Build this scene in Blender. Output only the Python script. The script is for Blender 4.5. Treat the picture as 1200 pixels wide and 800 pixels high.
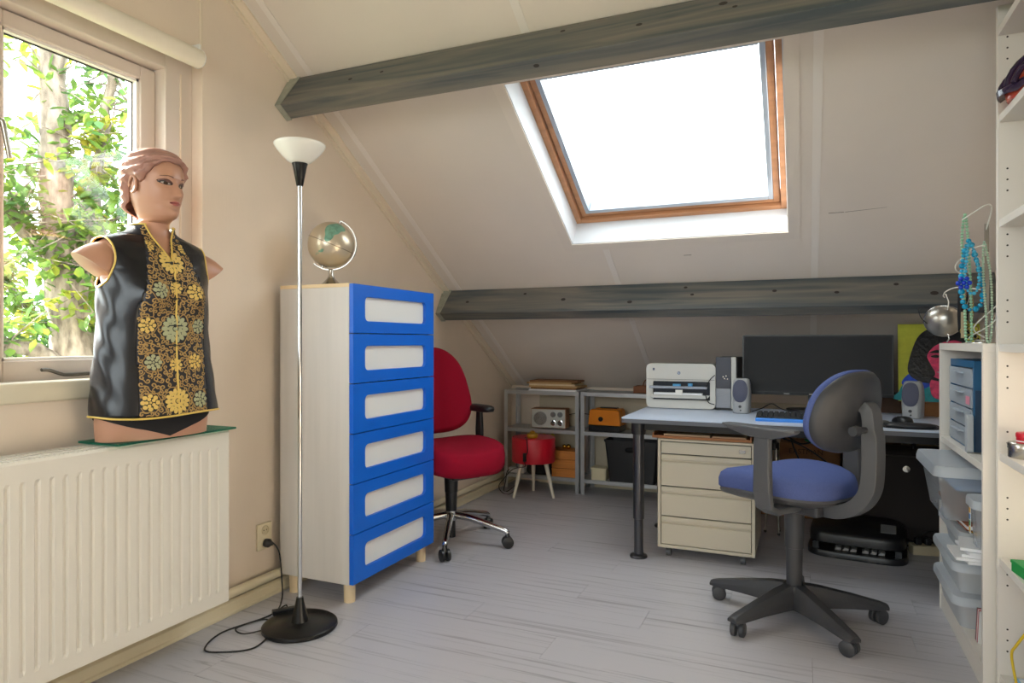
import bpy, bmesh, math, random
from math import sin, cos, pi, radians, sqrt, atan2, exp
from mathutils import Vector, Matrix

for o in list(bpy.data.objects):
    bpy.data.objects.remove(o)
S = bpy.context.scene
COL = S.collection
random.seed(7)

# ------------------------------------------------------------------ camera
CAM_H = 1.12
cd = bpy.data.cameras.new('camera')
cam = bpy.data.objects.new('camera', cd)
COL.objects.link(cam)
cd.sensor_width = 36.0
cd.lens = 36.0 * 790 / 1200
cd.clip_start = 0.02
cd.clip_end = 300
cam.location = (0, 0, CAM_H)
cam.rotation_euler = (radians(90), 0, radians(23.5))
S.camera = cam

# ------------------------------------------------------------------ world, sun, exposure
w = bpy.data.worlds.new('world')
S.world = w
w.use_nodes = True
wn = w.node_tree.nodes
bg = wn['Background']
bg.inputs['Color'].default_value = (0.90, 0.955, 1.0, 1)
bg.inputs['Strength'].default_value = 5.5

sd = bpy.data.lights.new('sun', 'SUN')
sd.energy = 27.0
sd.angle = radians(1.2)
sd.color = (1.0, 0.90, 0.80)
sun = bpy.data.objects.new('sun', sd)
COL.objects.link(sun)
SUN_TRAVEL = Vector((0.93, 0.115, -0.36))
sun.rotation_euler = SUN_TRAVEL.to_track_quat('-Z', 'Y').to_euler()
sun.location = (-8, -2, 6)


def portal(name, loc, direction, sx, sy):
    ld = bpy.data.lights.new(name, 'AREA')
    ld.shape = 'RECTANGLE'
    ld.size = sx
    ld.size_y = sy
    ld.cycles.is_portal = True
    o = bpy.data.objects.new(name, ld)
    COL.objects.link(o)
    o.location = loc
    o.rotation_euler = Vector(direction).to_track_quat('-Z', 'Y').to_euler()
    return o


S.cycles.transparent_max_bounces = 32
S.view_settings.view_transform = 'Standard'
S.view_settings.look = 'None'
S.view_settings.gamma = 1
S.view_settings.use_curve_mapping = False
S.view_settings.exposure = 0.55

# ------------------------------------------------------------------ materials
MATS = {}


def srgb(r, g, b):
    f = lambda c: (c / 255 / 12.92) if c / 255 <= 0.04045 else ((c / 255 + 0.055) / 1.055) ** 2.4
    return (f(r), f(g), f(b))


def M(name, col, rough=0.5, metal=0.0, var=None, bump=None, coord='Object', rnd=0.0, spec=0.5, sheen=0.0, coat=0.0):
    """Procedural principled material: var=(scale, amount, (sx,sy,sz)), bump=(scale, strength, (sx,sy,sz))"""
    if name in MATS:
        return MATS[name]
    m = bpy.data.materials.new(name)
    m.use_nodes = True
    nt = m.node_tree
    b = nt.nodes['Principled BSDF']
    c4 = tuple(col) + (1,)
    b.inputs['Base Color'].default_value = c4
    b.inputs['Roughness'].default_value = rough
    b.inputs['Metallic'].default_value = metal
    b.inputs['Specular IOR Level'].default_value = spec
    if sheen:
        b.inputs['Sheen Weight'].default_value = sheen
    if coat:
        b.inputs['Coat Weight'].default_value = coat
    if var or bump or rnd:
        tc = nt.nodes.new('ShaderNodeTexCoord')
        oi = nt.nodes.new('ShaderNodeObjectInfo')
        add = nt.nodes.new('ShaderNodeVectorMath')
        mul = nt.nodes.new('ShaderNodeVectorMath')
        mul.operation = 'MULTIPLY'
        nt.links.new(oi.outputs['Random'], mul.inputs[0])
        mul.inputs[1].default_value = (37.0, 71.0, 13.0)
        nt.links.new(tc.outputs[coord], add.inputs[0])
        nt.links.new(mul.outputs[0], add.inputs[1])
    fac = None
    if var:
        mp = nt.nodes.new('ShaderNodeMapping')
        mp.inputs['Scale'].default_value = var[2] if len(var) > 2 else (1, 1, 1)
        nz = nt.nodes.new('ShaderNodeTexNoise')
        nz.inputs['Scale'].default_value = var[0]
        nz.inputs['Detail'].default_value = 6
        nt.links.new(add.outputs[0], mp.inputs['Vector'])
        nt.links.new(mp.outputs[0], nz.inputs['Vector'])
        fac = nz.outputs['Fac']
        ramp = nt.nodes.new('ShaderNodeMapRange')
        ramp.inputs['From Min'].default_value = 0.3
        ramp.inputs['From Max'].default_value = 0.7
        ramp.inputs['To Min'].default_value = 1 - var[1]
        ramp.inputs['To Max'].default_value = 1 + var[1]
        nt.links.new(fac, ramp.inputs['Value'])
        val = ramp.outputs[0]
        if rnd:
            r2 = nt.nodes.new('ShaderNodeMapRange')
            r2.inputs['To Min'].default_value = 1 - rnd
            r2.inputs['To Max'].default_value = 1 + rnd
            nt.links.new(oi.outputs['Random'], r2.inputs['Value'])
            mm = nt.nodes.new('ShaderNodeMath')
            mm.operation = 'MULTIPLY'
            nt.links.new(val, mm.inputs[0])
            nt.links.new(r2.outputs[0], mm.inputs[1])
            val = mm.outputs[0]
        vm = nt.nodes.new('ShaderNodeVectorMath')
        vm.operation = 'SCALE'
        vm.inputs[0].default_value = col
        nt.links.new(val, vm.inputs['Scale'])
        nt.links.new(vm.outputs[0], b.inputs['Base Color'])
    if bump:
        mp = nt.nodes.new('ShaderNodeMapping')
        mp.inputs['Scale'].default_value = bump[2] if len(bump) > 2 else (1, 1, 1)
        nz = nt.nodes.new('ShaderNodeTexNoise')
        nz.inputs['Scale'].default_value = bump[0]
        nz.inputs['Detail'].default_value = 4
        nt.links.new(add.outputs[0], mp.inputs['Vector'])
        nt.links.new(mp.outputs[0], nz.inputs['Vector'])
        bp = nt.nodes.new('ShaderNodeBump')
        bp.inputs['Strength'].default_value = bump[1]
        bp.inputs['Distance'].default_value = 0.004
        nt.links.new(nz.outputs['Fac'], bp.inputs['Height'])
        nt.links.new(bp.outputs[0], b.inputs['Normal'])
    MATS[name] = m
    return m


def two_tone(name, ca, cb, scale, lo, hi, rough=0.6, stretch=(1, 1, 1), metal=0.0, coord='Object', bump=0.0, distort=0.0):
    """noise between two colours with a threshold band"""
    m = bpy.data.materials.new(name)
    m.use_nodes = True
    nt = m.node_tree
    b = nt.nodes['Principled BSDF']
    b.inputs['Roughness'].default_value = rough
    b.inputs['Metallic'].default_value = metal
    tc = nt.nodes.new('ShaderNodeTexCoord')
    oi = nt.nodes.new('ShaderNodeObjectInfo')
    mul = nt.nodes.new('ShaderNodeVectorMath')
    mul.operation = 'MULTIPLY'
    mul.inputs[1].default_value = (41.0, 17.0, 29.0)
    nt.links.new(oi.outputs['Random'], mul.inputs[0])
    add = nt.nodes.new('ShaderNodeVectorMath')
    nt.links.new(tc.outputs[coord], add.inputs[0])
    nt.links.new(mul.outputs[0], add.inputs[1])
    mp = nt.nodes.new('ShaderNodeMapping')
    mp.inputs['Scale'].default_value = stretch
    nz = nt.nodes.new('ShaderNodeTexNoise')
    nz.inputs['Scale'].default_value = scale
    nz.inputs['Detail'].default_value = 7
    nz.inputs['Distortion'].default_value = distort
    cr = nt.nodes.new('ShaderNodeValToRGB')
    cr.color_ramp.elements[0].position = lo
    cr.color_ramp.elements[1].position = hi
    cr.color_ramp.elements[0].color = tuple(ca) + (1,)
    cr.color_ramp.elements[1].color = tuple(cb) + (1,)
    nt.links.new(add.outputs[0], mp.inputs['Vector'])
    nt.links.new(mp.outputs[0], nz.inputs['Vector'])
    nt.links.new(nz.outputs['Fac'], cr.inputs['Fac'])
    nt.links.new(cr.outputs['Color'], b.inputs['Base Color'])
    if bump:
        bp = nt.nodes.new('ShaderNodeBump')
        bp.inputs['Strength'].default_value = bump
        bp.inputs['Distance'].default_value = 0.003
        nt.links.new(nz.outputs['Fac'], bp.inputs['Height'])
        nt.links.new(bp.outputs[0], b.inputs['Normal'])
    MATS[name] = m
    return m


def see_through(name, tint, body, opacity, rough=0.3):
    """thin clear or milky sheet: part of the light passes straight on, the rest meets a glossy body"""
    m = bpy.data.materials.new(name)
    m.use_nodes = True
    nt = m.node_tree
    b = nt.nodes['Principled BSDF']
    b.inputs['Base Color'].default_value = tuple(body) + (1,)
    b.inputs['Roughness'].default_value = rough
    tr = nt.nodes.new('ShaderNodeBsdfTransparent')
    tr.inputs['Color'].default_value = tuple(tint) + (1,)
    tl = nt.nodes.new('ShaderNodeBsdfTranslucent')
    tl.inputs['Color'].default_value = tuple(body) + (1,)
    m2 = nt.nodes.new('ShaderNodeMixShader')
    m2.inputs['Fac'].default_value = 0.4
    nt.links.new(b.outputs[0], m2.inputs[1])
    nt.links.new(tl.outputs[0], m2.inputs[2])
    mx = nt.nodes.new('ShaderNodeMixShader')
    mx.inputs['Fac'].default_value = opacity
    nt.links.new(tr.outputs[0], mx.inputs[1])
    nt.links.new(m2.outputs[0], mx.inputs[2])
    nt.links.new(mx.outputs[0], nt.nodes['Material Output'].inputs['Surface'])
    MATS[name] = m
    return m


def window_glass(name):
    m = bpy.data.materials.new(name)
    m.use_nodes = True
    nt = m.node_tree
    nt.nodes.remove(nt.nodes['Principled BSDF'])
    tr = nt.nodes.new('ShaderNodeBsdfTransparent')
    tr.inputs['Color'].default_value = (0.96, 0.98, 0.97, 1)
    gl = nt.nodes.new('ShaderNodeBsdfGlossy')
    gl.inputs['Roughness'].default_value = 0.01
    lw = nt.nodes.new('ShaderNodeLayerWeight')
    lw.inputs['Blend'].default_value = 0.5
    pw = nt.nodes.new('ShaderNodeMath')
    pw.operation = 'POWER'
    pw.inputs[1].default_value = 5.0
    ma = nt.nodes.new('ShaderNodeMath')
    ma.operation = 'MULTIPLY_ADD'
    ma.inputs[1].default_value = 0.92
    ma.inputs[2].default_value = 0.04
    mx = nt.nodes.new('ShaderNodeMixShader')
    nt.links.new(lw.outputs['Facing'], pw.inputs[0])
    nt.links.new(pw.outputs[0], ma.inputs[0])
    nt.links.new(ma.outputs[0], mx.inputs['Fac'])
    nt.links.new(tr.outputs[0], mx.inputs[1])
    nt.links.new(gl.outputs[0], mx.inputs[2])
    nt.links.new(mx.outputs[0], nt.nodes['Material Output'].inputs['Surface'])
    MATS[name] = m
    return m


WALL = M('wall paint', srgb(233, 217, 199), 0.75, var=(3, 0.03), bump=(160, 0.12, (1, 1, 0.15)))
SLOPE = M('sloped board', srgb(226, 215, 204), 0.7, var=(1.5, 0.035), bump=(240, 0.1))
SEAM = M('seam tape', srgb(232, 224, 216), 0.6)
WARMTRIM = M('cream trim', srgb(232, 217, 196), 0.5)
FRAMEPAINT = M('pinkish cream frame paint', srgb(214, 202, 190), 0.4)
SILLPAINT = M('sill paint', srgb(226, 216, 192), 0.4)
PLASTICWHITE = M('white plastic', srgb(238, 236, 230), 0.35)
RADWHITE = M('radiator enamel', srgb(226, 219, 206), 0.35)
PIPEPAINT = M('pipe paint', srgb(224, 212, 182), 0.4)
BEAMW = two_tone('stained beam wood', srgb(74, 82, 84), srgb(124, 118, 108), 2.4, 0.34, 0.68, 0.55, (0.5, 8, 8), bump=0.3, distort=1.2)
KNOT = M('knot', srgb(44, 36, 32), 0.6)
GALV = M('galvanised plate', srgb(158, 160, 146), 0.5, 0.15, var=(30, 0.15))
PINE = M('orange pine', srgb(184, 132, 94), 0.4, var=(2, 0.14, (0.6, 14, 14)))
ALU = M('grey aluminium', srgb(178, 186, 196), 0.35, 0.5)
CHROME = M('chrome', srgb(205, 205, 205), 0.12, 1.0)
STEEL = M('brushed steel', srgb(190, 186, 178), 0.25, 1.0)
ZINC = M('zinc shelf steel', srgb(186, 187, 188), 0.38, 0.6)
BLACK = M('black plastic', srgb(26, 26, 28), 0.35)
BLACKM = M('black metal', srgb(30, 29, 28), 0.3, 0.4)
BLACKFAB = M('black cloth', srgb(22, 20, 22), 0.8)
CORD = M('black cord', srgb(24, 22, 22), 0.5)
DARKGREY = M('dark grey plastic', srgb(58, 58, 61), 0.45, bump=(900, 0.15))
MIDGREY = M('mid grey plastic', srgb(80, 80, 82), 0.4, bump=(900, 0.12))
BLUE = M('blue lacquer', srgb(0, 98, 208), 0.42)
BIRCH = M('white grained board', srgb(212, 205, 197), 0.5, var=(3, 0.035, (12, 12, 0.6)))
BIRCHEDGE = M('beech edge', srgb(226, 200, 156), 0.5, var=(3, 0.06, (1, 14, 14)))
PALEWOOD = M('pale wood', srgb(222, 198, 160), 0.45, var=(4, 0.08, (8, 8, 0.6)))
FROST = M('frosted white pane', srgb(226, 226, 224), 0.25)
REDFAB = M('red wool', srgb(144, 8, 38), 0.9, var=(300, 0.12), bump=(700, 0.4), spec=0.2)
BLUEFAB = M('blue wool', srgb(84, 97, 148), 0.9, var=(350, 0.16), bump=(700, 0.4), spec=0.2)
SKIN = M('mannequin skin', srgb(188, 140, 114), 0.38, var=(8, 0.03))
HAIRM = M('mannequin hair', srgb(172, 128, 114), 0.4)
SATIN = M('black satin', srgb(13, 14, 21), 0.27, spec=0.5, bump=(18, 0.28, (1, 1, 0.4)))
BROCADE = M('navy brocade', srgb(22, 20, 30), 0.5, bump=(900, 0.3))
GOLD = M('gold thread', srgb(176, 142, 86), 0.45, 0.25, bump=(1500, 0.3))
GOLDY = M('yellow gold thread', srgb(222, 190, 106), 0.45, 0.25, bump=(1500, 0.3))
GOLDG = M('greenish silver thread', srgb(176, 178, 140), 0.45, 0.25, bump=(1500, 0.3))
PIPING = M('gold piping', srgb(226, 192, 98), 0.4, 0.1)
GLASSGREEN = see_through('green edged glass', srgb(150, 215, 195), srgb(60, 150, 125), 0.45, 0.1)
PANE = window_glass('window glass')
MILK = see_through('milky plastic', srgb(246, 248, 250), srgb(248, 250, 253), 0.60, 0.3)
MILKLID = see_through('milky lid plastic', srgb(246, 248, 250), srgb(238, 244, 250), 0.74, 0.3)
CLEAR = see_through('clear plastic', srgb(248, 250, 252), srgb(244, 248, 252), 0.30, 0.15)
OPALM = M('opal glass', srgb(240, 236, 226), 0.2)
SHELFW = M('white melamine', srgb(230, 222, 211), 0.4)
HOLE = M('drilled hole', srgb(60, 50, 40), 0.8)
DESKTOP = M('pale blue grey laminate', srgb(196, 206, 224), 0.35)
CREAMMETAL = M('cream lacquered steel', srgb(206, 195, 173), 0.4)
DARKGAP = M('painted gap shade', srgb(50, 46, 40), 0.7)
PRINTERC = M('printer ivory', srgb(209, 207, 200), 0.45)
PAPER = M('white paper', srgb(240, 240, 242), 0.7)
CARD = M('tan cardboard', srgb(190, 152, 104), 0.85, var=(20, 0.1))
BROWNCARD = M('brown cardboard', srgb(142, 98, 60), 0.85, var=(12, 0.12))
ORANGE = M('orange lacquer', srgb(236, 136, 20), 0.4)
ORANGEWOOD = M('orange wood', srgb(212, 134, 58), 0.5, var=(3, 0.1, (1, 10, 10)))
REDLAC = M('red lacquer', srgb(196, 16, 40), 0.4)
SCREEN = M('dark screen', srgb(36, 36, 38), 0.45, spec=0.2)
BRIGHTBLUE = M('bright blue trim', srgb(40, 130, 224), 0.3)
PETROL = M('petrol blue plastic', srgb(34, 96, 138), 0.4)
SPKGREY = M('silver grey plastic', srgb(162, 164, 166), 0.4)
SPKCLOTH = M('slate speaker cloth', srgb(84, 86, 104), 0.8)
CASEBROWN = M('dark brown case cloth', srgb(44, 36, 33), 0.8, bump=(500, 0.3))
BARK = two_tone('bark', srgb(94, 84, 76), srgb(158, 147, 136), 16, 0.35, 0.65, 0.9, (1, 1, 0.35), bump=0.6)
GRASS = M('lawn', srgb(110, 118, 84), 0.9, var=(2, 0.3))

# ------------------------------------------------------------------ mesh helpers


class MB:
    def __init__(self):
        self.v = []
        self.f = []

    def add(self, vs, fs):
        n = len(self.v)
        self.v += [tuple(p) for p in vs]
        self.f += [tuple(i + n for i in q) for q in fs]
        return self

    def hexa(self, p):
        return self.add(p, [(0, 3, 2, 1), (4, 5, 6, 7), (0, 1, 5, 4), (1, 2, 6, 5), (2, 3, 7, 6), (3, 0, 4, 7)])

    def box(self, x0, x1, y0, y1, z0, z1):
        return self.hexa([(x0, y0, z0), (x1, y0, z0), (x1, y1, z0), (x0, y1, z0),
                          (x0, y0, z1), (x1, y0, z1), (x1, y1, z1), (x0, y1, z1)])

    def prism(self, poly, a, b, fn):
        """poly of 2-D points, extruded between a and b; fn(u, v, w) gives the 3-D point"""
        n = len(poly)
        vs = [fn(u, v, a) for u, v in poly] + [fn(u, v, b) for u, v in poly]
        fs = [tuple(range(n))[::-1], tuple(range(n, 2 * n))]
        fs += [(i, (i + 1) % n, n + (i + 1) % n, n + i) for i in range(n)]
        return self.add(vs, fs)

    def rings(self, rs, cap=True, closed=True):
        n = len(rs[0])
        vs = [p for r in rs for p in r]
        fs = []
        for k in range(len(rs) - 1):
            for i in range(n if closed else n - 1):
                j = (i + 1) % n
                fs.append((k * n + i, k * n + j, (k + 1) * n + j, (k + 1) * n + i))
        if cap:
            fs.append(tuple(range(n))[::-1])
            fs.append(tuple(range((len(rs) - 1) * n, len(rs) * n)))
        return self.add(vs, fs)

    def tube(self, pts, r, n=8, cap=True, loop=False):
        pts = [Vector(p) for p in pts]
        m = len(pts)
        rad = r if isinstance(r, (list, tuple)) else [r] * m
        rs = []
        prev = None
        for i, p in enumerate(pts):
            if loop:
                t = pts[(i + 1) % m] - pts[i - 1]
            else:
                t = pts[min(i + 1, m - 1)] - pts[max(i - 1, 0)]
            if t.length < 1e-9:
                t = Vector((0, 0, 1))
            t.normalize()
            if prev is None:
                a = Vector((0, 0, 1)) if abs(t.z) < 0.9 else Vector((1, 0, 0))
                u = a.cross(t).normalized()
            else:
                u = prev - t * prev.dot(t)
                if u.length < 1e-6:
                    u = Vector((1, 0, 0)).cross(t)
                u.normalize()
            prev = u
            q = t.cross(u)
            rs.append([p + u * (rad[i] * cos(2 * pi * k / n)) + q * (rad[i] * sin(2 * pi * k / n)) for k in range(n)])
        if loop:
            rs.append(rs[0])
            return self.rings(rs, False)
        return self.rings(rs, cap)

    def cyl(self, p0, p1, r0, r1=None, n=16):
        return self.tube([p0, p1], [r0, r0 if r1 is None else r1], n)

    def lathe(self, prof, c=(0, 0, 0), n=24, cap=True, axis='z'):
        rs = []
        for r, z in prof:
            ring = []
            for k in range(n):
                a = 2 * pi * k / n
                if axis == 'z':
                    ring.append((c[0] + r * cos(a), c[1] + r * sin(a), c[2] + z))
                elif axis == 'x':
                    ring.append((c[0] + z, c[1] + r * cos(a), c[2] + r * sin(a)))
                else:
                    ring.append((c[0] + r * sin(a), c[1] + z, c[2] + r * cos(a)))
            rs.append(ring)
        return self.rings(rs, cap)

    def ball(self, c, r, n=12, m=8, sc=(1, 1, 1)):
        rs = []
        for k in range(m + 1):
            t = pi * k / m - pi / 2
            rr = max(cos(t), 0.001) * r
            rs.append([(c[0] + sc[0] * rr * cos(2 * pi * i / n), c[1] + sc[1] * rr * sin(2 * pi * i / n), c[2] + sc[2] * r * sin(t)) for i in range(n)])
        return self.rings(rs, True)

    def build(self, name, mat, parent=None, smooth=None, bev=0.0, seg=2, loc=None, rz=0.0):
        me = bpy.data.meshes.new(name)
        me.from_pydata(self.v, [], self.f)
        me.update()
        bm = bmesh.new()
        bm.from_mesh(me)
        bmesh.ops.recalc_face_normals(bm, faces=bm.faces)
        bm.to_mesh(me)
        bm.free()
        me.materials.append(mat)
        o = bpy.data.objects.new(name, me)
        COL.objects.link(o)
        if parent:
            o.parent = parent
        if loc:
            o.location = loc
        o.rotation_euler.z = rz
        if smooth is not None:
            me.polygons.foreach_set('use_smooth', [True] * len(me.polygons))
            if smooth < 180:
                me.set_sharp_from_angle(angle=radians(smooth))
        if bev:
            b = o.modifiers.new('bevel', 'BEVEL')
            b.width = bev
            b.segments = seg
            b.limit_method = 'ANGLE'
            b.angle_limit = radians(40)
        return o


def thing(name, label, cat, loc=(0, 0, 0), rz=0.0, group=None):
    o = bpy.data.objects.new(name, None)
    o.empty_display_size = 0.05
    COL.objects.link(o)
    o.location = loc
    o.rotation_euler.z = rz
    return tag(o, label, cat, group)


def tag(o, label, cat, group=None):
    o['label'] = label
    o['category'] = cat
    if group:
        o['group'] = group
    return o


def struct(o, label=None):
    o['kind'] = 'structure'
    if label:
        o['label'] = label
    return o


def dup(root, loc, rz, label=None, group=None):
    r = root.copy()
    COL.objects.link(r)
    r.location = loc
    r.rotation_euler.z = rz
    if label:
        r['label'] = label
    if group:
        r['group'] = group
    for ch in list(root.children):
        c = ch.copy()
        COL.objects.link(c)
        c.parent = r
        for g in ch.children:
            d = g.copy()
            COL.objects.link(d)
            d.parent = c
    return r


def superell(a, b, n=3.0, k=40):
    out = []
    for i in range(k):
        t = 2 * pi * i / k
        c, s = cos(t), sin(t)
        out.append((a * math.copysign(abs(c) ** (2 / n), c), b * math.copysign(abs(s) ** (2 / n), s)))
    return out


def rrect(x0, x1, y0, y1, r, k=5):
    out = []
    for cx, cy, a0 in ((x1 - r, y1 - r, 0), (x0 + r, y1 - r, 90), (x0 + r, y0 + r, 180), (x1 - r, y0 + r, 270)):
        for i in range(k + 1):
            a = radians(a0 + 90 * i / k)
            out.append((cx + r * cos(a), cy + r * sin(a)))
    return out


def pad(mb, outline, prof, fn):
    """cushion: outline scaled by each (scale, w) of prof; fn(u, v, w) -> 3-D point"""
    rs = []
    for s, h in prof:
        rs.append([fn(u * s, v * s, h) for u, v in outline])
    return mb.rings(rs, True)


def lerp(tab, z):
    """smooth lookup in rows (z, a, b, ...)"""
    if z <= tab[0][0]:
        return tab[0][1:]
    for i in range(len(tab) - 1):
        if z <= tab[i + 1][0]:
            t = (z - tab[i][0]) / (tab[i + 1][0] - tab[i][0])
            p0 = tab[max(i - 1, 0)][1:]
            p1 = tab[i][1:]
            p2 = tab[i + 1][1:]
            p3 = tab[min(i + 2, len(tab) - 1)][1:]
            r = []
            for a, b, c, d in zip(p0, p1, p2, p3):
                m1 = (c - a) / 2
                m2 = (d - b) / 2
                h = (2 * t ** 3 - 3 * t ** 2 + 1) * b + (t ** 3 - 2 * t ** 2 + t) * m1 + (-2 * t ** 3 + 3 * t ** 2) * c + (t ** 3 - t ** 2) * m2
                r.append(h)
            return tuple(r)
    return tab[-1][1:]


def smooth_path(pts, n=8, loop=False):
    """Catmull-Rom through the points"""
    out = []
    m = len(pts)
    P = [Vector(p) for p in pts]
    for i in range(m if loop else m - 1):
        if loop:
            p0, p1, p2, p3 = P[i - 1], P[i], P[(i + 1) % m], P[(i + 2) % m]
        else:
            p0, p1, p2, p3 = P[max(i - 1, 0)], P[i], P[i + 1], P[min(i + 2, m - 1)]
        for k in range(n):
            t = k / n
            out.append(0.5 * ((2 * p1) + (p2 - p0) * t + (2 * p0 - 5 * p1 + 4 * p2 - p3) * t * t + (3 * p1 - p0 - 3 * p2 + p3) * t ** 3))
    if not loop:
        out.append(P[-1])
    return out


def words(text, size, mat, parent, loc, rot, name='lettering', ext=0.0004):
    c = bpy.data.curves.new(name, 'FONT')
    c.body = text
    c.size = size
    c.extrude = ext
    c.align_x = 'CENTER'
    c.align_y = 'CENTER'
    tmp = bpy.data.objects.new(name + '_curve', c)
    me = bpy.data.meshes.new_from_object(tmp)
    bpy.data.objects.remove(tmp)
    me.materials.clear()
    me.materials.append(mat)
    o = bpy.data.objects.new(name, me)
    COL.objects.link(o)
    o.parent = parent
    o.location = loc
    o.rotation_euler = rot
    return o


# ------------------------------------------------------------------ room shell
WX, RX = -2.2, 0.84           # left and right wall
YB, YK = -2.0, 5.05           # back wall, knee wall
AL = radians(31.335)
CA, SA, C0 = cos(AL), sin(AL), 3.84
RIDGE_Y = -0.2


def roof_z(y):
    return C0 - math.tan(AL) * y if y >= RIDGE_Y else C0 - math.tan(AL) * (2 * RIDGE_Y - y)


def sl(x, s, n):              # point on the slope: x, distance down the slope, height above it outwards
    return (x, CA * s + SA * n, C0 - SA * s + CA * n)


def sbox(mb, x0, x1, s0, s1, n0, n1):
    return mb.hexa([sl(x0, s0, n0), sl(x1, s0, n0), sl(x1, s1, n0), sl(x0, s1, n0),
                    sl(x0, s0, n1), sl(x1, s0, n1), sl(x1, s1, n1), sl(x0, s1, n1)])


# floor with planks
floor = struct(MB().box(WX - 0.3, RX + 0.2, YB - 0.2, YK + 0.1, -0.14, -0.012).build('floor', M('screed', srgb(90, 84, 78), 0.9)))
PLANKM = two_tone('grey oak laminate', srgb(124, 121, 126), srgb(190, 187, 192), 1.3, 0.20, 0.46, 0.33, (1.1, 7, 7), bump=0.02, distort=0.9)
PW, PL = 0.192, 1.285
plank_me = None
y = YB
row = 0
while y < YK - 0.005:
    off = [0.0, 0.52, 0.96, 0.27, 0.75][row % 5] * PL
    x = WX - off
    wy = min(PW, YK - y)
    while x < RX - 0.01:
        a, b = max(x, WX), min(x + PL, RX)
        if b - a > 0.03:
            if plank_me is None:
                o = MB().box(0, 1, 0, 1, -0.012, 0).build('plank', PLANKM, floor)
                plank_me = o.data
            else:
                o = bpy.data.objects.new('plank', plank_me)
                COL.objects.link(o)
                o.parent = floor
            o.location = (a + 0.0006, y + 0.0006, 0)
            o.scale = (b - a - 0.0012, wy - 0.0012, 1)
        x += PL
    y += PW
    row += 1

# left wall: the opening runs y 0.22..1.969, z 0.93..2.25
WY0, WY1, WZ0, WZ1 = 0.22, 1.969, 0.93, 2.25
fx = lambda u, v, t: (t, u, v)
mb = MB()
mb.prism([(WY1, -0.1), (YK + 0.2, -0.1), (YK + 0.2, roof_z(YK + 0.2)), (WY1, roof_z(WY1))], WX - 0.22, WX, fx)
mb.prism([(WY0, -0.1), (WY1, -0.1), (WY1, WZ0), (WY0, WZ0)], WX - 0.22, WX, fx)
mb.prism([(WY0, WZ1), (WY1, WZ1), (WY1, roof_z(WY1)), (WY0, roof_z(WY0))], WX - 0.22, WX - 0.004, fx)
mb.prism([(YB - 0.2, -0.1), (WY0, -0.1), (WY0, roof_z(WY0)), (RIDGE_Y, roof_z(RIDGE_Y)), (YB - 0.2, roof_z(YB - 0.2))], WX - 0.22, WX, fx)
struct(mb.build('wall_left', WALL))
# thin trims around the panel over the window
mb = MB()
mb.box(WX - 0.004, WX + 0.004, WY1 - 0.012, WY1, WZ1, roof_z(WY1) - 0.01)
mb.box(WX - 0.004, WX + 0.006, WY0, WY1 - 0.012, WZ1, WZ1 + 0.02)
struct(mb.build('trim_1', WARMTRIM, bev=0.002))

mb = MB()
mb.prism([(YB - 0.2, -0.1), (YK + 0.2, -0.1), (YK + 0.2, roof_z(YK + 0.2)), (RIDGE_Y, roof_z(RIDGE_Y)), (YB - 0.2, roof_z(YB - 0.2))], RX, RX + 0.15, fx)
struct(mb.build('wall_right', WALL))
struct(MB().box(WX, RX, YK, YK + 0.15, -0.1, 1.0).build('wall_far', WALL))
# rear wall behind the camera, with an unseen window added to brighten the room
RWX0, RWX1, RWZ0, RWZ1 = -1.9, 0.5, 0.95, 2.55
fy = lambda u, v, t: (u, t, v)
mb = MB()
mb.box(WX, RX, YB - 0.2, YB, -0.1, RWZ0)
mb.box(WX, RX, YB - 0.2, YB, RWZ1, roof_z(YB - 0.2) + 0.1)
mb.box(WX, RWX0, YB - 0.2, YB, RWZ0, RWZ1)
mb.box(RWX1, RX, YB - 0.2, YB, RWZ0, RWZ1)
struct(mb.build('wall_back', WALL))
w3 = bpy.data.objects.new('window_added_fill', None)
COL.objects.link(w3)
struct(w3)
mb = MB()
for a, b in ((RWX0, RWX0 + 0.07), (RWX1 - 0.07, RWX1), (-0.735, -0.665)):
    mb.box(a, b, YB - 0.12, YB - 0.05, RWZ0, RWZ1)
mb.box(RWX0, RWX1, YB - 0.12, YB - 0.05, RWZ0, RWZ0 + 0.07)
mb.box(RWX0, RWX1, YB - 0.12, YB - 0.05, RWZ1 - 0.07, RWZ1)
mb.build('frame', FRAMEPAINT, w3)
for a, b in ((RWX0 + 0.07, -0.735), (-0.665, RWX1 - 0.07)):
    MB().box(a, b, YB - 0.09, YB - 0.085, RWZ0 + 0.07, RWZ1 - 0.07).build('pane', PANE, w3)

# sloping ceiling with the skylight opening (x -1.19..-0.075, s 3.10..4.19)
SKX0, SKX1, SKS0, SKS1 = -1.19, -0.075, 3.10, 4.19
S_R = RIDGE_Y / CA
S_E = (YK + 0.15) / CA
mb = MB()
sbox(mb, WX - 0.22, SKX0, S_R - 0.05, S_E, 0, 0.15)
sbox(mb, SKX1, RX + 0.15, S_R - 0.05, S_E, 0, 0.15)
sbox(mb, SKX0, SKX1, S_R - 0.05, SKS0, 0, 0.15)
sbox(mb, SKX0, SKX1, SKS1, S_E, 0, 0.15)
ceil = struct(mb.build('ceiling', SLOPE))
mb = MB()
mb.prism([(RIDGE_Y, roof_z(RIDGE_Y)), (YB - 0.2, roof_z(YB - 0.2)), (YB - 0.2, roof_z(YB - 0.2) + 0.17), (RIDGE_Y, roof_z(RIDGE_Y) + 0.17)], WX - 0.22, RX + 0.15, fx)
mb.build('rear_slope', SLOPE, ceil)
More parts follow.
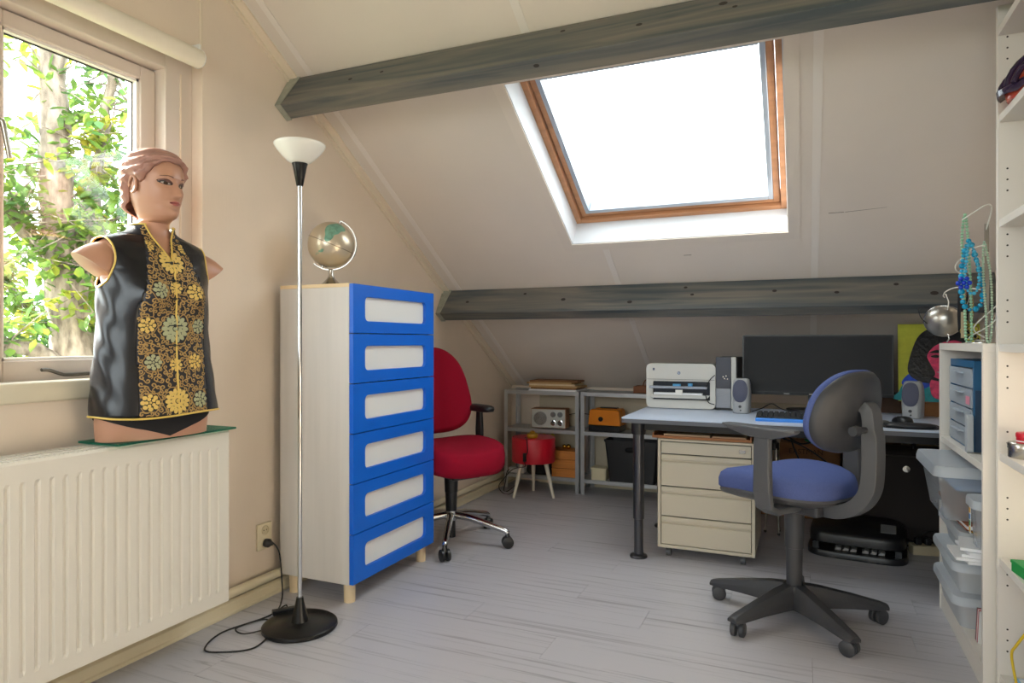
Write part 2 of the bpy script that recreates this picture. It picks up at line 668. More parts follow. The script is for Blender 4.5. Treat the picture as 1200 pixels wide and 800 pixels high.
# seams between the boards, corner moulding
n_trim = 2
for xs, wd in ((-1.012, 0.034), (0.045, 0.034), (-2.075, 0.03)):
    for s0, s1 in ((S_R, 5.93),):
        mb = MB()
        if SKX0 - 0.08 < xs < SKX1 + 0.06:
            sbox(mb, xs - wd / 2, xs + wd / 2, S_R, SKS0 - 0.06, -0.003, 0.001)
            sbox(mb, xs - wd / 2, xs + wd / 2, SKS1 + 0.055, 5.93, -0.003, 0.001)
        else:
            sbox(mb, xs - wd / 2, xs + wd / 2, s0, s1, -0.003, 0.001)
        struct(mb.build('trim_%d' % n_trim, SEAM))
        n_trim += 1
mb = MB()
sbox(mb, WX, WX + 0.012, S_R, 5.9, -0.028, 0.001)
sbox(mb, WX, WX + 0.05, S_R, 5.9, -0.01, 0.001)
struct(mb.build('trim_%d' % n_trim, WARMTRIM, bev=0.002))
n_trim += 1
# faint scratch on the slope
mb = MB()
sbox(mb, 0.10, 0.165, 4.075, 4.078, -0.0008, 0)
mb.add([sl(0.17, 4.075, -0.0006), sl(0.34, 4.062, -0.0006), sl(0.34, 4.0635, -0.0006), sl(0.17, 4.078, -0.0006)], [(0, 1, 2, 3)])
sbox(mb, -0.60, -0.56, 4.335, 4.338, -0.0008, 0)
mb.build('scratch', M('scuff', srgb(120, 104, 90), 0.8), ceil)
# knee wall board with its ledge
mb = MB()
mb.box(WX + 0.25, RX, YK - 0.014, YK, 0.10, 0.69)
struct(mb.build('trim_%d' % n_trim, M('knee board', srgb(204, 190, 164), 0.6, var=(3, 0.03)), bev=0.003))
n_trim += 1

# skylight
w2 = bpy.data.objects.new('window_2', None)
COL.objects.link(w2)
struct(w2, 'pine roof window in the sloping ceiling')
mb = MB()   # flat architrave on the slope
aw = 0.055
sbox(mb, SKX0 - aw, SKX0, SKS0 - aw, SKS1 + aw, -0.006, 0.001)
sbox(mb, SKX1, SKX1 + aw, SKS0 - aw, SKS1 + aw, -0.006, 0.001)
sbox(mb, SKX0, SKX1, SKS1, SKS1 + aw, -0.006, 0.001)
sbox(mb, SKX0, SKX1, SKS0 - aw, SKS0, -0.006, 0.001)
mb.build('architrave', SLOPE, w2)
RVL = M('white reveal lining', srgb(206, 207, 210), 0.5)
mb = MB()
sbox(mb, SKX0 - 0.001, SKX0 + 0.004, SKS0, SKS1, 0, 0.16)
sbox(mb, SKX1 - 0.004, SKX1 + 0.001, SKS0, SKS1, 0, 0.16)
sbox(mb, SKX0, SKX1, SKS1 - 0.004, SKS1 + 0.001, 0, 0.16)
sbox(mb, SKX0, SKX1, SKS0 - 0.001, SKS0 + 0.004, 0, 0.16)
mb.build('reveal', RVL, w2)
mb = MB()   # outer pine frame
f0, f1 = 0.145, 0.26
sbox(mb, SKX0 - 0.02, SKX0 + 0.035, SKS0 - 0.02, SKS1 + 0.02, f0, f1)
sbox(mb, SKX1 - 0.035, SKX1 + 0.02, SKS0 - 0.02, SKS1 + 0.02, f0, f1)
sbox(mb, SKX0 + 0.035, SKX1 - 0.035, SKS1 - 0.03, SKS1 + 0.02, f0, f1)
sbox(mb, SKX0 + 0.035, SKX1 - 0.035, SKS0 - 0.02, SKS0 + 0.035, f0, f1)
mb.build('frame', PINE, w2, bev=0.003)
sash = MB()
a0, a1, b0, b1 = SKX0 + 0.04, SKX1 - 0.04, SKS0 + 0.04, SKS1 - 0.034
for i, (t, n0, n1, mt, nm) in enumerate(((0.03, 0.165, 0.25, PINE, 'sash'), (0.024, 0.158, 0.24, ALU, 'glazing_bar'))):
    q = MB()
    sbox(q, a0, a0 + t, b0, b1, n0, n1)
    sbox(q, a1 - t, a1, b0, b1, n0, n1)
    sbox(q, a0 + t, a1 - t, b1 - t, b1, n0, n1)
    sbox(q, a0 + t, a1 - t, b0, b0 + t, n0, n1)
    so = q.build(nm, mt, w2, bev=0.003)
    a0, a1, b0, b1 = a0 + t, a1 - t, b0 + t, b1 - t
    if i == 0:
        sash_o = so
q = MB()    # blind rail across the top of the glass
sbox(q, a0, a1, b0 - 0.012, b0 + 0.03, 0.15, 0.19)
q.build('blind_rail', ALU, w2, bev=0.004)
q = MB()
sbox(q, a0, a1, b0, b1, 0.20, 0.206)
q.build('pane', PANE, w2)
portal('skylight_portal', sl((SKX0 + SKX1) / 2, (SKS0 + SKS1) / 2, 0.27), (0, -SA, -CA), 1.2, 1.2)

# left window
w1 = bpy.data.objects.new('window_1', None)
COL.objects.link(w1)
struct(w1, 'cream painted casement window with tree outside')
FXF = -2.256
mb = MB()   # fixed frame: face at FXF
mb.box(-2.40, FXF, 1.847, WY1, WZ0, WZ1)
mb.box(-2.40, FXF, WY0, 1.847, 2.17, WZ1)
mb.box(-2.40, FXF, WY0, 0.34, WZ0, 2.17)
mb.box(-2.40, FXF, 1.180, 1.233, 0.985, 2.17)
mb.box(-2.40, FXF, WY0, 1.847, WZ0, 0.985)
mb.build('frame', FRAMEPAINT, w1, bev=0.004)
mb = MB()
mb.box(FXF, FXF + 0.006, 1.91, 1.914, 0.99, 2.17)
mb.build('joint_bead', WARMTRIM, w1)
mb = MB()
mb.box(FXF - 0.02, WX + 0.012, WY0, 1.967, WZ0, 0.994)
mb.build('sill', SILLPAINT, w1, bev=0.006)


def casement(y0, y1):
    sx0, sx1 = -2.385, -2.31
    q = MB()
    t = 0.062
    z0, z1 = 0.99, 2.165
    q.box(sx0, sx1, y0, y0 + t, z0, z1)
    q.box(sx0, sx1, y1 - t, y1, z0, z1)
    q.box(sx0, sx1, y0 + t, y1 - t, z1 - t + 0.012, z1)
    q.box(sx0, sx1, y0 + t, y1 - t, z0, z0 + 0.068)
    so = q.build('sash', FRAMEPAINT, w1, bev=0.004)
    q = MB()
    e = 0.010
    ya, yb, za, zb = y0 + t, y1 - t, z0 + 0.068, z1 - t + 0.012
    for (p0, p1, p2, p3) in ((ya, ya + e, za, zb), (yb - e, yb, za, zb), (ya, yb, za, za + e), (ya, yb, zb - e, zb)):
        q.box(-2.345, -2.322, p0, p1, p2, p3)
    q.build('glazing_bead', M('white bead', srgb(244, 240, 232), 0.4), so)
    q = MB()
    for (p0, p1, p2, p3) in ((ya + e, ya + e + 0.004, za + e, zb - e), (yb - e - 0.004, yb - e, za + e, zb - e), (ya, yb, zb - e - 0.004, zb - e)):
        q.box(-2.349, -2.343, p0, p1, p2, p3)
    q.build('rubber_seal', BLACK, so)
    MB().box(-2.352, -2.347, ya, yb, za, zb).build('pane', PANE, so)
    return so


casement(0.35, 1.172)
so = casement(1.241, 1.845)
# stay bar on the bottom rail
q = MB()
q.tube(smooth_path([(-2.285, 1.405, 1.027), (-2.287, 1.43, 1.026), (-2.29, 1.47, 1.012), (-2.292, 1.50, 1.008), (-2.292, 1.60, 1.010), (-2.292, 1.75, 1.012)], 5), 0.006, 8)
q.box(-2.31, -2.29, 1.70, 1.73, 1.003, 1.02)
q.build('stay_bar', M('bronze metal', srgb(110, 106, 98), 0.35, 0.8), so, 60)
q = MB()
q.box(-2.31, -2.298, 1.262, 1.289, 1.70, 1.84)
q.tube(smooth_path([(-2.30, 1.275, 1.80), (-2.27, 1.275, 1.80), (-2.265, 1.279, 1.79), (-2.268, 1.294, 1.72), (-2.27, 1.300, 1.69)], 5), 0.008, 8)
q.build('handle', STEEL, so, 60)
portal('window_portal', (-2.42, (WY0 + WY1) / 2, 1.58), (1, 0, 0), 1.8, 1.4)
portal('rear_portal', (-0.7, YB - 0.22, 1.75), (0, 1, 0), 2.5, 1.7)

# skirting and heating pipe
mb = MB()
mb.prism([(WX, 0), (WX + 0.05, 0), (WX + 0.05, 0.012), (WX + 0.044, 0.016), (WX + 0.044, 0.05), (WX + 0.032, 0.058), (WX, 0.058)], YB, YK, lambda u, v, t: (u, t, v))
struct(mb.build('baseboard_left', PIPEPAINT, bev=0.002))
mb = MB()
mb.box(WX + 0.25, RX, YK - 0.03, YK - 0.013, 0, 0.08)
struct(mb.build('baseboard_far', PIPEPAINT, bev=0.002))
p = tag(MB().tube([(-2.165, YB + 0.1, 0.085), (-2.165, 4.95, 0.085)], 0.02, 14).build('heating_pipe', PIPEPAINT, None, 60),
        'cream painted heating pipe running along the skirting of the left wall', 'pipe')

# ------------------------------------------------------------------ beams


def beam(sc, nd, label, knots):
    t = thing('roof_beam', label, 'beam', sl(-0.7, sc, -nd / 2))
    o = Vector(t.location)
    L = lambda p: tuple(Vector(p) - o)
    x0, x1, s0, s1 = WX + 0.006, RX - 0.002, sc - 0.042, sc + 0.042
    q = MB()
    q.hexa([L(sl(x0, s0, -nd)), L(sl(x1, s0, -nd)), L(sl(x1, s1, -nd)), L(sl(x0, s1, -nd)),
            L(sl(x0, s0, -0.0035)), L(sl(x1, s0, -0.0035)), L(sl(x1, s1, -0.0035)), L(sl(x0, s1, -0.0035))])
    q.build('timber', BEAMW, t, bev=0.004)
    q = MB()   # galvanised shoe: two cheeks and a bottom
    e = 0.004
    for (p0, p1, n0, n1) in ((s0 - e, s0 - 0.0005, -nd - e, -0.005), (s0 - e, s1 + e, -nd - e, -nd - 0.0005)):
        w0 = WX + 0.003
        wide = 0.03
        a = [L(sl(w0, p0, n0)), L(sl(w0 + wide, p0, n0)), L(sl(w0 + wide, p1, n0)), L(sl(w0, p1, n0)),
             L(sl(w0, p0, n1)), L(sl(w0 + wide * (2.2 if p1 < s1 else 1), p0, n1)), L(sl(w0 + wide * (2.2 if p1 < s1 else 1), p1, n1)), L(sl(w0, p1, n1))]
        q.hexa(a)
    q.build('metal_shoe', GALV, t)
    for side, x, d, r in knots:
        q = MB()
        ring = []
        for k in range(12):
            a = 2 * pi * k / 12
            if side == 'u':
                ring.append(L(sl(x + r * 1.5 * cos(a), s0 - 0.0006, -d + r * sin(a))))
            else:
                ring.append(L(sl(x + r * 1.5 * cos(a), s0 + d + r * sin(a), -nd - 0.0006)))
        q.add(ring, [tuple(range(12))])
        q.build('knot', KNOT, t)
    return t


beam(2.925, 0.18, 'blue grey stained timber beam crossing above the roof window', [('u', -1.82, 0.09, 0.007), ('u', -1.66, 0.08, 0.006), ('d', -0.94, 0.03, 0.008), ('u', -0.85, 0.04, 0.007), ('u', -0.55, 0.09, 0.008), ('u', -0.26, 0.06, 0.010), ('u', -0.22, 0.09, 0.006), ('u', 0.05, 0.05, 0.008)])
beam(4.62, 0.185, 'blue grey stained timber beam low on the slope above the desk', [('u', -1.99, 0.10, 0.008), ('u', -1.60, 0.05, 0.007), ('u', -1.34, 0.10, 0.010), ('u', -0.93, 0.13, 0.010), ('u', -0.62, 0.04, 0.007), ('u', -0.58, 0.09, 0.007), ('u', -0.15, 0.08, 0.008), ('u', 0.15, 0.10, 0.008), ('u', 0.42, 0.06, 0.008), ('u', 0.58, 0.12, 0.012)])

# roller blind over the window
t = thing('roller_blind', 'white rolled up blind in a tube across the top of the left window', 'blind', (-2.172, 0.985, 2.222))
MB().cyl((0, -0.75, 0), (0, 0.942, 0), 0.036, None, 20).build('blind_roll', M('blind cloth', srgb(238, 230, 212), 0.7), t, 60)
MB().cyl((0, 0.942, 0), (0, 0.952, 0), 0.038, 0.030, 20).build('end_cap', PLASTICWHITE, t, 60)
MB().box(-0.028, 0.02, 0.925, 0.935, 0.02, 0.05).build('bracket', PLASTICWHITE, t)
MB().box(-0.028, 0.02, -0.70, -0.69, 0.02, 0.05).build('bracket', PLASTICWHITE, t)

# ------------------------------------------------------------------ radiator
RY1, RY0, RZ0, RZ1, RXF, RXB = 1.912, 0.30, 0.14, 0.79, -2.0, -2.15
t = thing('radiator', 'white ribbed panel radiator on the wall under the window', 'radiator', (-2.08, 1.1, 0))
o = Vector(t.location)


def off(mb_, d):
    mb_.v = [(a - d[0], b - d[1], c - d[2]) for a, b, c in mb_.v]
    return mb_


mb = MB()   # corrugated front: profile along y for the ribbed zone
pitch = 0.040
prof = [(RXF, RY0)]
y = RY0 + 0.03
while y < RY1 - 0.05:
    prof += [(RXF, y), (RXF - 0.0055, y + 0.005), (RXF - 0.0055, y + 0.012), (RXF, y + 0.017)]
    y += pitch
prof.append((RXF, RY1))
zl, zh = RZ0 + 0.045, RZ1 - 0.062
rows = []
for z, depth in ((RZ0, 0), (zl, 0), (zl + 0.012, 1), (zh - 0.012, 1), (zh, 0), (RZ1 - 0.012, 0), (RZ1 - 0.003, -1)):
    r = []
    for px_, py_ in prof:
        if depth == 1:
            r.append((px_, py_, z))
        else:
            r.append((RXF - (0.006 if depth == -1 else 0), py_, z))
    rows.append(r)
mb.rings(rows, False, False)
off(mb, o).build('front_panel', RADWHITE, t)
for ya in (RY1 - 0.004, RY0):
    off(MB().box(RXB, RXF - 0.006, ya, ya + 0.004, RZ0, RZ1 - 0.003), o).build('side_panel', RADWHITE, t, bev=0.001)
mb = MB().box(RXB - 0.005, RXB, RY0, RY1, RZ0, RZ1 - 0.02)
off(mb, o).build('rear_panel', RADWHITE, t)
mb = MB()
y = RY0 + 0.01
while y < RY1 - 0.02:
    mb.box(RXB + 0.004, RXF - 0.012, y, y + 0.006, RZ1 - 0.012, RZ1 - 0.006)
    y += 0.014
for xx in (RXB, -2.10, -2.05, RXF - 0.014):
    mb.box(xx, xx + 0.008, RY0, RY1, RZ1 - 0.012, RZ1 - 0.004)
off(mb, o).build('top_grille', RADWHITE, t)
for yy in (0.5, 1.7):
    off(MB().box(-2.1985, RXB - 0.0055, yy, yy + 0.04, 0.25, 0.7), o).build('bracket', RADWHITE, t)
off(MB().tube([(-2.12, 0.4, RZ0 + 0.01), (-2.12, 0.4, 0.115), (-2.155, 0.4, 0.107)], 0.009, 8), o).build('supply_pipe', RADWHITE, t)
# glass plate on the radiator
tag(MB().box(-2.165, -1.975, 1.445, 1.925, RZ1, RZ1 + 0.007).build('glass_plate', GLASSGREEN, bev=0.001),
    'thin green edged glass plate lying on top of the radiator', 'glass plate')

# wall socket
t = thing('wall_socket', 'cream double wall socket low on the left wall beside the dresser', 'socket', (WX, 2.296, 0.26))
MB().box(0, 0.012, -0.042, 0.042, -0.058, 0.058).build('cover_plate', M('socket cream', srgb(230, 218, 188), 0.35), t, bev=0.004)
for zz in (0.028, -0.03):
    q = MB()
    q.lathe([(0.0205, 0.0003), (0.0205, 0.0040), (0.0185, 0.0040), (0.0175, 0.0008), (0.0, 0.0008)], (0.012, 0, zz), 24, True, 'x')
    ob = q.build('socket_outlet', M('socket ring', srgb(214, 200, 168), 0.4), t, 40)
    q = MB()
    for s in (-1, 1):
        q.cyl((0.0122, s * 0.008, zz), (0.0134, s * 0.008, zz), 0.0028, None, 8)
    q.build('contact_hole', HOLE, ob)

# ------------------------------------------------------------------ floor lamp
t = thing('floor_lamp', 'slim chrome floor lamp with opal glass bowl shade and round black foot', 'lamp', (-1.815, 2.09, 0))
MB().lathe([(0.0, 0.0), (0.140, 0.0), (0.144, 0.006), (0.143, 0.016), (0.135, 0.022), (0.03, 0.028), (0.0, 0.028)], n=48).build('foot', BLACKM, t, 35)
MB().lathe([(0.0, 0.027), (0.034, 0.027), (0.032, 0.036), (0.017, 0.10), (0.013, 0.12), (0.0, 0.12)], n=24).build('foot_cone', BLACKM, t, 35)
MB().cyl((0, 0, 0.115), (0, 0, 1.735), 0.0085, None, 14).build('pole', CHROME, t, 60)
MB().lathe([(0.011, 1.728), (0.013, 1.73), (0.026, 1.80), (0.031, 1.818), (0.0, 1.82)], n=24).build('lamp_cone', BLACKM, t, 35)
prof = [(0.0, 1.815), (0.03, 1.816), (0.045, 1.824), (0.065, 1.843), (0.085, 1.866), (0.096, 1.882), (0.0985, 1.890), (0.096, 1.893), (0.090, 1.888), (0.080, 1.868), (0.062, 1.848), (0.043, 1.830), (0.0, 1.822)]
MB().lathe(prof, n=40, cap=False).build('lamp_shade', OPALM, t, 60)
cp = [(-2.186, 2.296, 0.235), (-2.15, 2.30, 0.236), (-2.125, 2.315, 0.19), (-2.12, 2.325, 0.08), (-2.07, 2.27, 0.006), (-2.0, 2.13, 0.005), (-2.05, 1.93, 0.005), (-2.0, 1.80, 0.005), (-1.93, 1.80, 0.005), (-1.84, 1.88, 0.005), (-1.90, 2.04, 0.006), (-1.985, 2.08, 0.008), (-2.02, 1.97, 0.011), (-1.95, 1.94, 0.012), (-1.90, 2.03, 0.012), (-1.93, 2.13, 0.012), (-1.99, 2.17, 0.011), (-2.01, 2.23, 0.008), (-1.98, 2.20, 0.005), (-1.94, 2.12, 0.005), (-1.88, 2.11, 0.018)]
loc = Vector(t.location)
cord = MB().tube([Vector(p) - loc for p in smooth_path(cp, 8)], 0.0032, 6).build('cord', CORD, t, 180)
MB().box(-0.045, 0.045, -0.014, 0.014, -0.008, 0.012).build('cord_switch', BLACK, cord, bev=0.004, loc=Vector((-1.955, 2.155, 0.018)) - loc, rz=0.9)
MB().lathe([(0.0, 0.0), (0.017, 0.0), (0.019, 0.008), (0.019, 0.022), (0.012, 0.030), (0.006, 0.045), (0.0, 0.045)], n=16, axis='x').build('plug', BLACK, cord, 40, loc=Vector((-2.188, 2.296, 0.232)) - loc)

# ------------------------------------------------------------------ dresser
DX0, DX1, DY0, DY1, DZ0, DZ1 = -2.145, -1.772, 2.343, 3.02, 0.086, 1.368
t = thing('dresser', 'tall white dresser with six blue framed drawers', 'dresser', ((DX0 + DX1) / 2, (DY0 + DY1) / 2, 0))
o = Vector(t.location)
mb = MB()
mb.box(DX0, DX1, DY0, DY0 + 0.018, DZ0, DZ1 - 0.016)
mb.box(DX0, DX1, DY1 - 0.018, DY1, DZ0, DZ1 - 0.016)
mb.box(DX0, DX1, DY0 + 0.018, DY1 - 0.018, DZ0, DZ0 + 0.02)
mb.box(DX0, DX0 + 0.008, DY0 + 0.018, DY1 - 0.018, DZ0, DZ1 - 0.016)
off(mb, o).build('carcass', BIRCH, t, bev=0.001)
off(MB().box(DX0, DX1, DY0, DY1, DZ1 - 0.016, DZ1), o).build('top_panel', BIRCHEDGE, t, bev=0.001)
dh = (DZ1 - DZ0) / 6
for k in range(6):
    z0 = DZ0 + k * dh + 0.002
    z1 = DZ0 + (k + 1) * dh - 0.002
    ya, yb = DY0 + 0.002, DY1 - 0.002
    inner = rrect(ya + 0.085, yb - 0.078, z0 + 0.052, z1 - 0.052, 0.022, 4)
    m_ = len(inner)
    cy_, cz_ = (ya + yb) / 2, (z0 + z1) / 2
    outer = []
    hy, hz = (yb - ya) / 2, (z1 - z0) / 2
    corners = [(yb, z1), (ya, z1), (ya, z0), (yb, z0)]
    for i, (u, v) in enumerate(inner):   # outer point on the same side as the inner one
        q_ = i // (m_ // 4)
        j = i % (m_ // 4)
        cu, cv = corners[q_]
        half = (m_ // 4 - 1) / 2
        if abs(j - half) < 0.6:
            outer.append((cu, cv))
        elif (j < half) == (q_ in (0, 2)):
            outer.append((cu, v))
        else:
            outer.append((u, cv))
    x0, x1 = DX1 + 0.001, DX1 + 0.021
    mb = MB()
    mb.rings([[(x0, u, v) for u, v in outer], [(x1, u, v) for u, v in outer], [(x1, u, v) for u, v in inner], [(x0, u, v) for u, v in inner], [(x0, u, v) for u, v in outer]], False)
    dr = off(mb, o).build('drawer_front', BLUE, t, bev=0.0015)
    ins = rrect(ya + 0.080, yb - 0.073, z0 + 0.047, z1 - 0.047, 0.024, 4)
    off(MB().prism(ins, x0 - 0.012, x0 + 0.004, fx), o).build('pane', FROST, dr)
    off(MB().box(DX0 + 0.05, DX1 - 0.014, DY0 + 0.03, DY1 - 0.03, z0 + 0.03, z0 + 0.15), o).build('drawer_box', BIRCH, dr)
for (px_, py_) in ((DX1 - 0.03, DY0 + 0.045), (DX1 - 0.03, DY1 - 0.045), (DX0 + 0.045, DY0 + 0.045), (DX0 + 0.045, DY1 - 0.045)):
    off(MB().cyl((px_, py_, 0), (px_, py_, DZ0), 0.024, 0.026, 20), o).build('leg', PALEWOOD, t, 50)

# globe
t = thing('globe', 'silver and mint desk globe in a metal arc on top of the dresser', 'globe', (-1.99, 2.50, DZ1), radians(23))
GLOBEM = bpy.data.materials.new('globe print')
GLOBEM.use_nodes = True
nt = GLOBEM.node_tree
b = nt.nodes['Principled BSDF']
b.inputs['Roughness'].default_value = 0.28
b.inputs['Metallic'].default_value = 0.55
tc = nt.nodes.new('ShaderNodeTexCoord')
nz = nt.nodes.new('ShaderNodeTexNoise')
nz.inputs['Scale'].default_value = 13
nz.inputs['Detail'].default_value = 5
cr = nt.nodes.new('ShaderNodeValToRGB')
cr.color_ramp.elements[0].position = 0.66
cr.color_ramp.elements[1].position = 0.69
cr.color_ramp.elements[0].color = srgb(206, 192, 168) + (1,)
cr.color_ramp.elements[1].color = srgb(124, 168, 146) + (1,)
nt.links.new(tc.outputs['Object'], nz.inputs['Vector'])
nt.links.new(nz.outputs['Fac'], cr.inputs['Fac'])
nt.links.new(cr.outputs['Color'], b.inputs['Base Color'])
gz, gr = 0.195, 0.104
tilt = Matrix.Rotation(radians(22), 4, 'Y')


def gp(p):
    v = tilt @ Vector(p)
    return (v.x, v.y, v.z + gz)


mb = MB().ball((0, 0, 0), gr, 40, 24)
mb.v = [gp(p) for p in mb.v]
gl_ = mb.build('sphere', GLOBEM, t, 180)
mb = MB()
mb.tube([gp((gr * 1.004 * cos(2 * pi * k / 60), gr * 1.004 * sin(2 * pi * k / 60), 0)) for k in range(60)], 0.0012, 6, loop=True)
mb.build('equator_line', M('equator brown', srgb(110, 92, 76), 0.4, 0.5), gl_, 180)
# the land: mint patches shaped like a northern continent, slightly proud of the sphere
GREEN = M('mint land', srgb(122, 168, 146), 0.4, 0.35, var=(60, 0.25))
land = [(-25, 62), (-5, 70), (18, 66), (30, 55), (24, 46), (12, 42), (4, 30), (-4, 24), (-6, 12), (-14, 2), (-22, 4), (-26, 16), (-34, 28), (-38, 44)]
mb = MB()
rings_ = []
ca_, cb_ = sum(a for a, _ in land) / len(land), sum(b_ for _, b_ in land) / len(land)
pth = smooth_path([(a, b_, 0) for a, b_ in land], 5, True)
for s in (1.0, 0.8, 0.6, 0.4, 0.2, 0.03):
    r = []
    for q_ in pth:
        lo = radians(-70 + ca_ + (q_.x - ca_) * s)
        la = radians(cb_ + (q_.y - cb_) * s)
        rr = gr + 0.0008
        r.append(gp((rr * cos(la) * cos(lo), rr * cos(la) * sin(lo), rr * sin(la))))
    rings_.append(r)
mb.rings(rings_, False)
mb.build('land', GREEN, gl_, 180)
mb = MB()
arc = []
for k in range(-4, 41):
    a = radians(-90 + 180 * k / 36)
    arc.append(gp((gr * 1.10 * cos(a), 0, gr * 1.10 * sin(a))))
for i in range(len(arc) - 1):
    pass
arc = arc[:41]
rs = []
for i, p_ in enumerate(arc):
    v = (Vector(p_) - Vector((0, 0, gz))).normalized()
    c = Vector(p_)
    rs.append([c + Vector((0, 0.007, 0)), c + v * 0.003 + Vector((0, 0.007, 0)), c + v * 0.003 - Vector((0, 0.007, 0)), c - Vector((0, 0.007, 0))])
mb.rings(rs, True)
mb.build('meridian_arc', STEEL, t, 40)
mb = MB()
mb.cyl(gp((0, 0, gr * 0.98)), gp((0, 0, gr * 1.13)), 0.004, None, 10)
mb.cyl(gp((0, 0, -gr * 0.98)), gp((0, 0, -gr * 1.13)), 0.005, None, 10)
mb.build('axis_pin', STEEL, t, 60)
MB().cyl(gp((0, 0, -gr * 1.0)), gp((0, 0, -gr * 0.965)), 0.022, None, 20).build('pole_cap', BLACK, t, 60)
MB().lathe([(0.0, 0.0), (0.055, 0.0), (0.054, 0.006), (0.038, 0.018), (0.018, 0.040), (0.010, 0.055), (0.010, 0.078), (0.014, 0.082), (0.0, 0.084)], n=32).build('foot', STEEL, t, 40)

# ------------------------------------------------------------------ office chairs


def caster(parent, a, r, hub_z, mat_w, mat_h, rad=0.027):
    x, y_ = r * cos(a), r * sin(a)
    c = thing_part('caster', parent)
    tx, ty = -sin(a + 0.5), cos(a + 0.5)
    for s in (-1, 1):
        q = MB()
        p0 = Vector((x + tx * s * 0.006, y_ + ty * s * 0.006, rad))
        p1 = Vector((x + tx * s * 0.027, y_ + ty * s * 0.027, rad))
        d = p1 - p0
        q.tube([p0, p0 + d * 0.15, p0 + d * 0.8, p1], [rad * 0.9, rad, rad, rad * 0.72], 20)
        q.build('wheel', mat_w, c, 40)
    q = MB()
    q.tube([(x, y_, rad), (x, y_, rad + 0.018), (x, y_, rad + 0.034), (x, y_, hub_z)], [0.006, 0.017, 0.013, 0.008], 12)
    q.build('caster_stem', mat_h, c, 40)


def thing_part(name, parent):
    o = bpy.data.objects.new(name, None)
    o.empty_display_size = 0.02
    COL.objects.link(o)
    o.parent = parent
    return o


# --- blue chair
BX, BY, BR = -0.04, 2.95, radians(145)
t = thing('office_chair', 'blue office chair with dark grey shell and five spoke base facing the desk', 'chair', (BX, BY, 0), BR)
for k in range(5):
    a = radians(16 + 72 * k)
    q = MB()
    rs = []
    for r, wd, zt, zb in ((0.035, 0.044, 0.146, 0.058), (0.10, 0.040, 0.138, 0.062), (0.22, 0.034, 0.112, 0.062), (0.325, 0.030, 0.086, 0.058), (0.356, 0.022, 0.076, 0.058)):
        c = Vector((r * cos(a), r * sin(a), 0))
        n = Vector((-sin(a), cos(a), 0))
        Z = Vector((0, 0, 1))
        rs.append([c + n * wd + Z * zb, c + n * wd + Z * (zb + (zt - zb) * 0.55), c + n * wd * 0.45 + Z * zt, c - n * wd * 0.45 + Z * zt, c - n * wd + Z * (zb + (zt - zb) * 0.55), c - n * wd + Z * zb])
    q.rings(rs)
    q.build('base_arm', DARKGREY, t, 35, bev=0.002)
    caster(t, a, 0.322, 0.066, DARKGREY, DARKGREY, 0.029)
MB().lathe([(0.0, 0.055), (0.052, 0.055), (0.056, 0.07), (0.054, 0.13), (0.044, 0.142), (0.0, 0.142)], n=28).build('hub', DARKGREY, t, 40)
MB().lathe([(0.0, 0.14), (0.030, 0.14), (0.032, 0.29), (0.036, 0.292), (0.039, 0.46), (0.0, 0.46)], n=28).build('gas_column', DARKGREY, t, 40)
ol = superell(0.25, 0.235, 2.7, 56)


def seat_fn(x, y_, h):
    z = h - 0.040 * max(0, x / 0.25) ** 2.2 - 0.012 * max(0, -x / 0.25) ** 2 + 0.018 * (y_ / 0.235) ** 2 * (1 if h > 0.56 else 0)
    return (x + 0.035, y_ * (1 - 0.10 * (x / 0.25) * (1 if x < 0 else 0) * -1), z)


q = MB()
pad(q, ol, [(0.8, 0.522), (0.94, 0.526), (1.0, 0.545), (1.0, 0.566), (0.97, 0.588), (0.88, 0.602), (0.65, 0.608), (0.35, 0.608), (0.02, 0.608)], seat_fn)
q.build('seat', BLUEFAB, t, 180)
q = MB()
pad(q, ol, [(0.45, 0.478), (0.72, 0.49), (0.93, 0.512), (0.985, 0.528), (0.97, 0.536)], seat_fn)
q.build('seat_shell', MIDGREY, t, 60)
MB().box(-0.15, 0.10, -0.07, 0.07, 0.445, 0.497).build('tilt_mechanism', DARKGREY, t, bev=0.012)
q = MB()   # lever under the seat
q.tube([(0.02, -0.05, 0.475), (0.04, -0.2, 0.47), (0.05, -0.27, 0.475)], [0.006, 0.006, 0.009], 8)
q.build('lever', BLACK, t, 60)
for s in (1, -1):
    q = MB()
    # post bends under the seat
    rs = []
    for (yy, zz, hw, th) in ((0.10, 0.482, 0.035, 0.012), (0.235, 0.482, 0.037, 0.013), (0.272, 0.502, 0.038, 0.014), (0.283, 0.56, 0.037, 0.013), (0.283, 0.68, 0.034, 0.013), (0.283, 0.772, 0.032, 0.013)):
        vert = min(1, max(0, (zz - 0.482) / 0.05))
        ny, nz_ = vert, -(1 - vert)
        rs.append([(-0.07 - hw, s * (yy + ny * th), zz + nz_ * th), (-0.07 + hw, s * (yy + ny * th), zz + nz_ * th), (-0.07 + hw, s * (yy - ny * th), zz - nz_ * th), (-0.07 - hw, s * (yy - ny * th), zz - nz_ * th)])
    q.rings(rs)
    q.build('arm_post', MIDGREY, t, bev=0.006)
    q = MB()
    rs = []
    for xx, hw, zb in ((-0.215, 0.018, 0.792), (-0.19, 0.032, 0.782), (-0.13, 0.038, 0.764), (-0.02, 0.038, 0.764), (0.075, 0.034, 0.784), (0.105, 0.022, 0.796)):
        y0 = s * 0.283
        rs.append([(xx, y0 - hw, 0.797), (xx, y0 - hw * 0.9, 0.803), (xx, y0 + hw * 0.9, 0.803), (xx, y0 + hw, 0.797), (xx, y0 + hw * 0.7, zb), (xx, y0 - hw * 0.7, zb)])
    q.rings(rs)
    q.build('armrest', MIDGREY, t, bev=0.002)
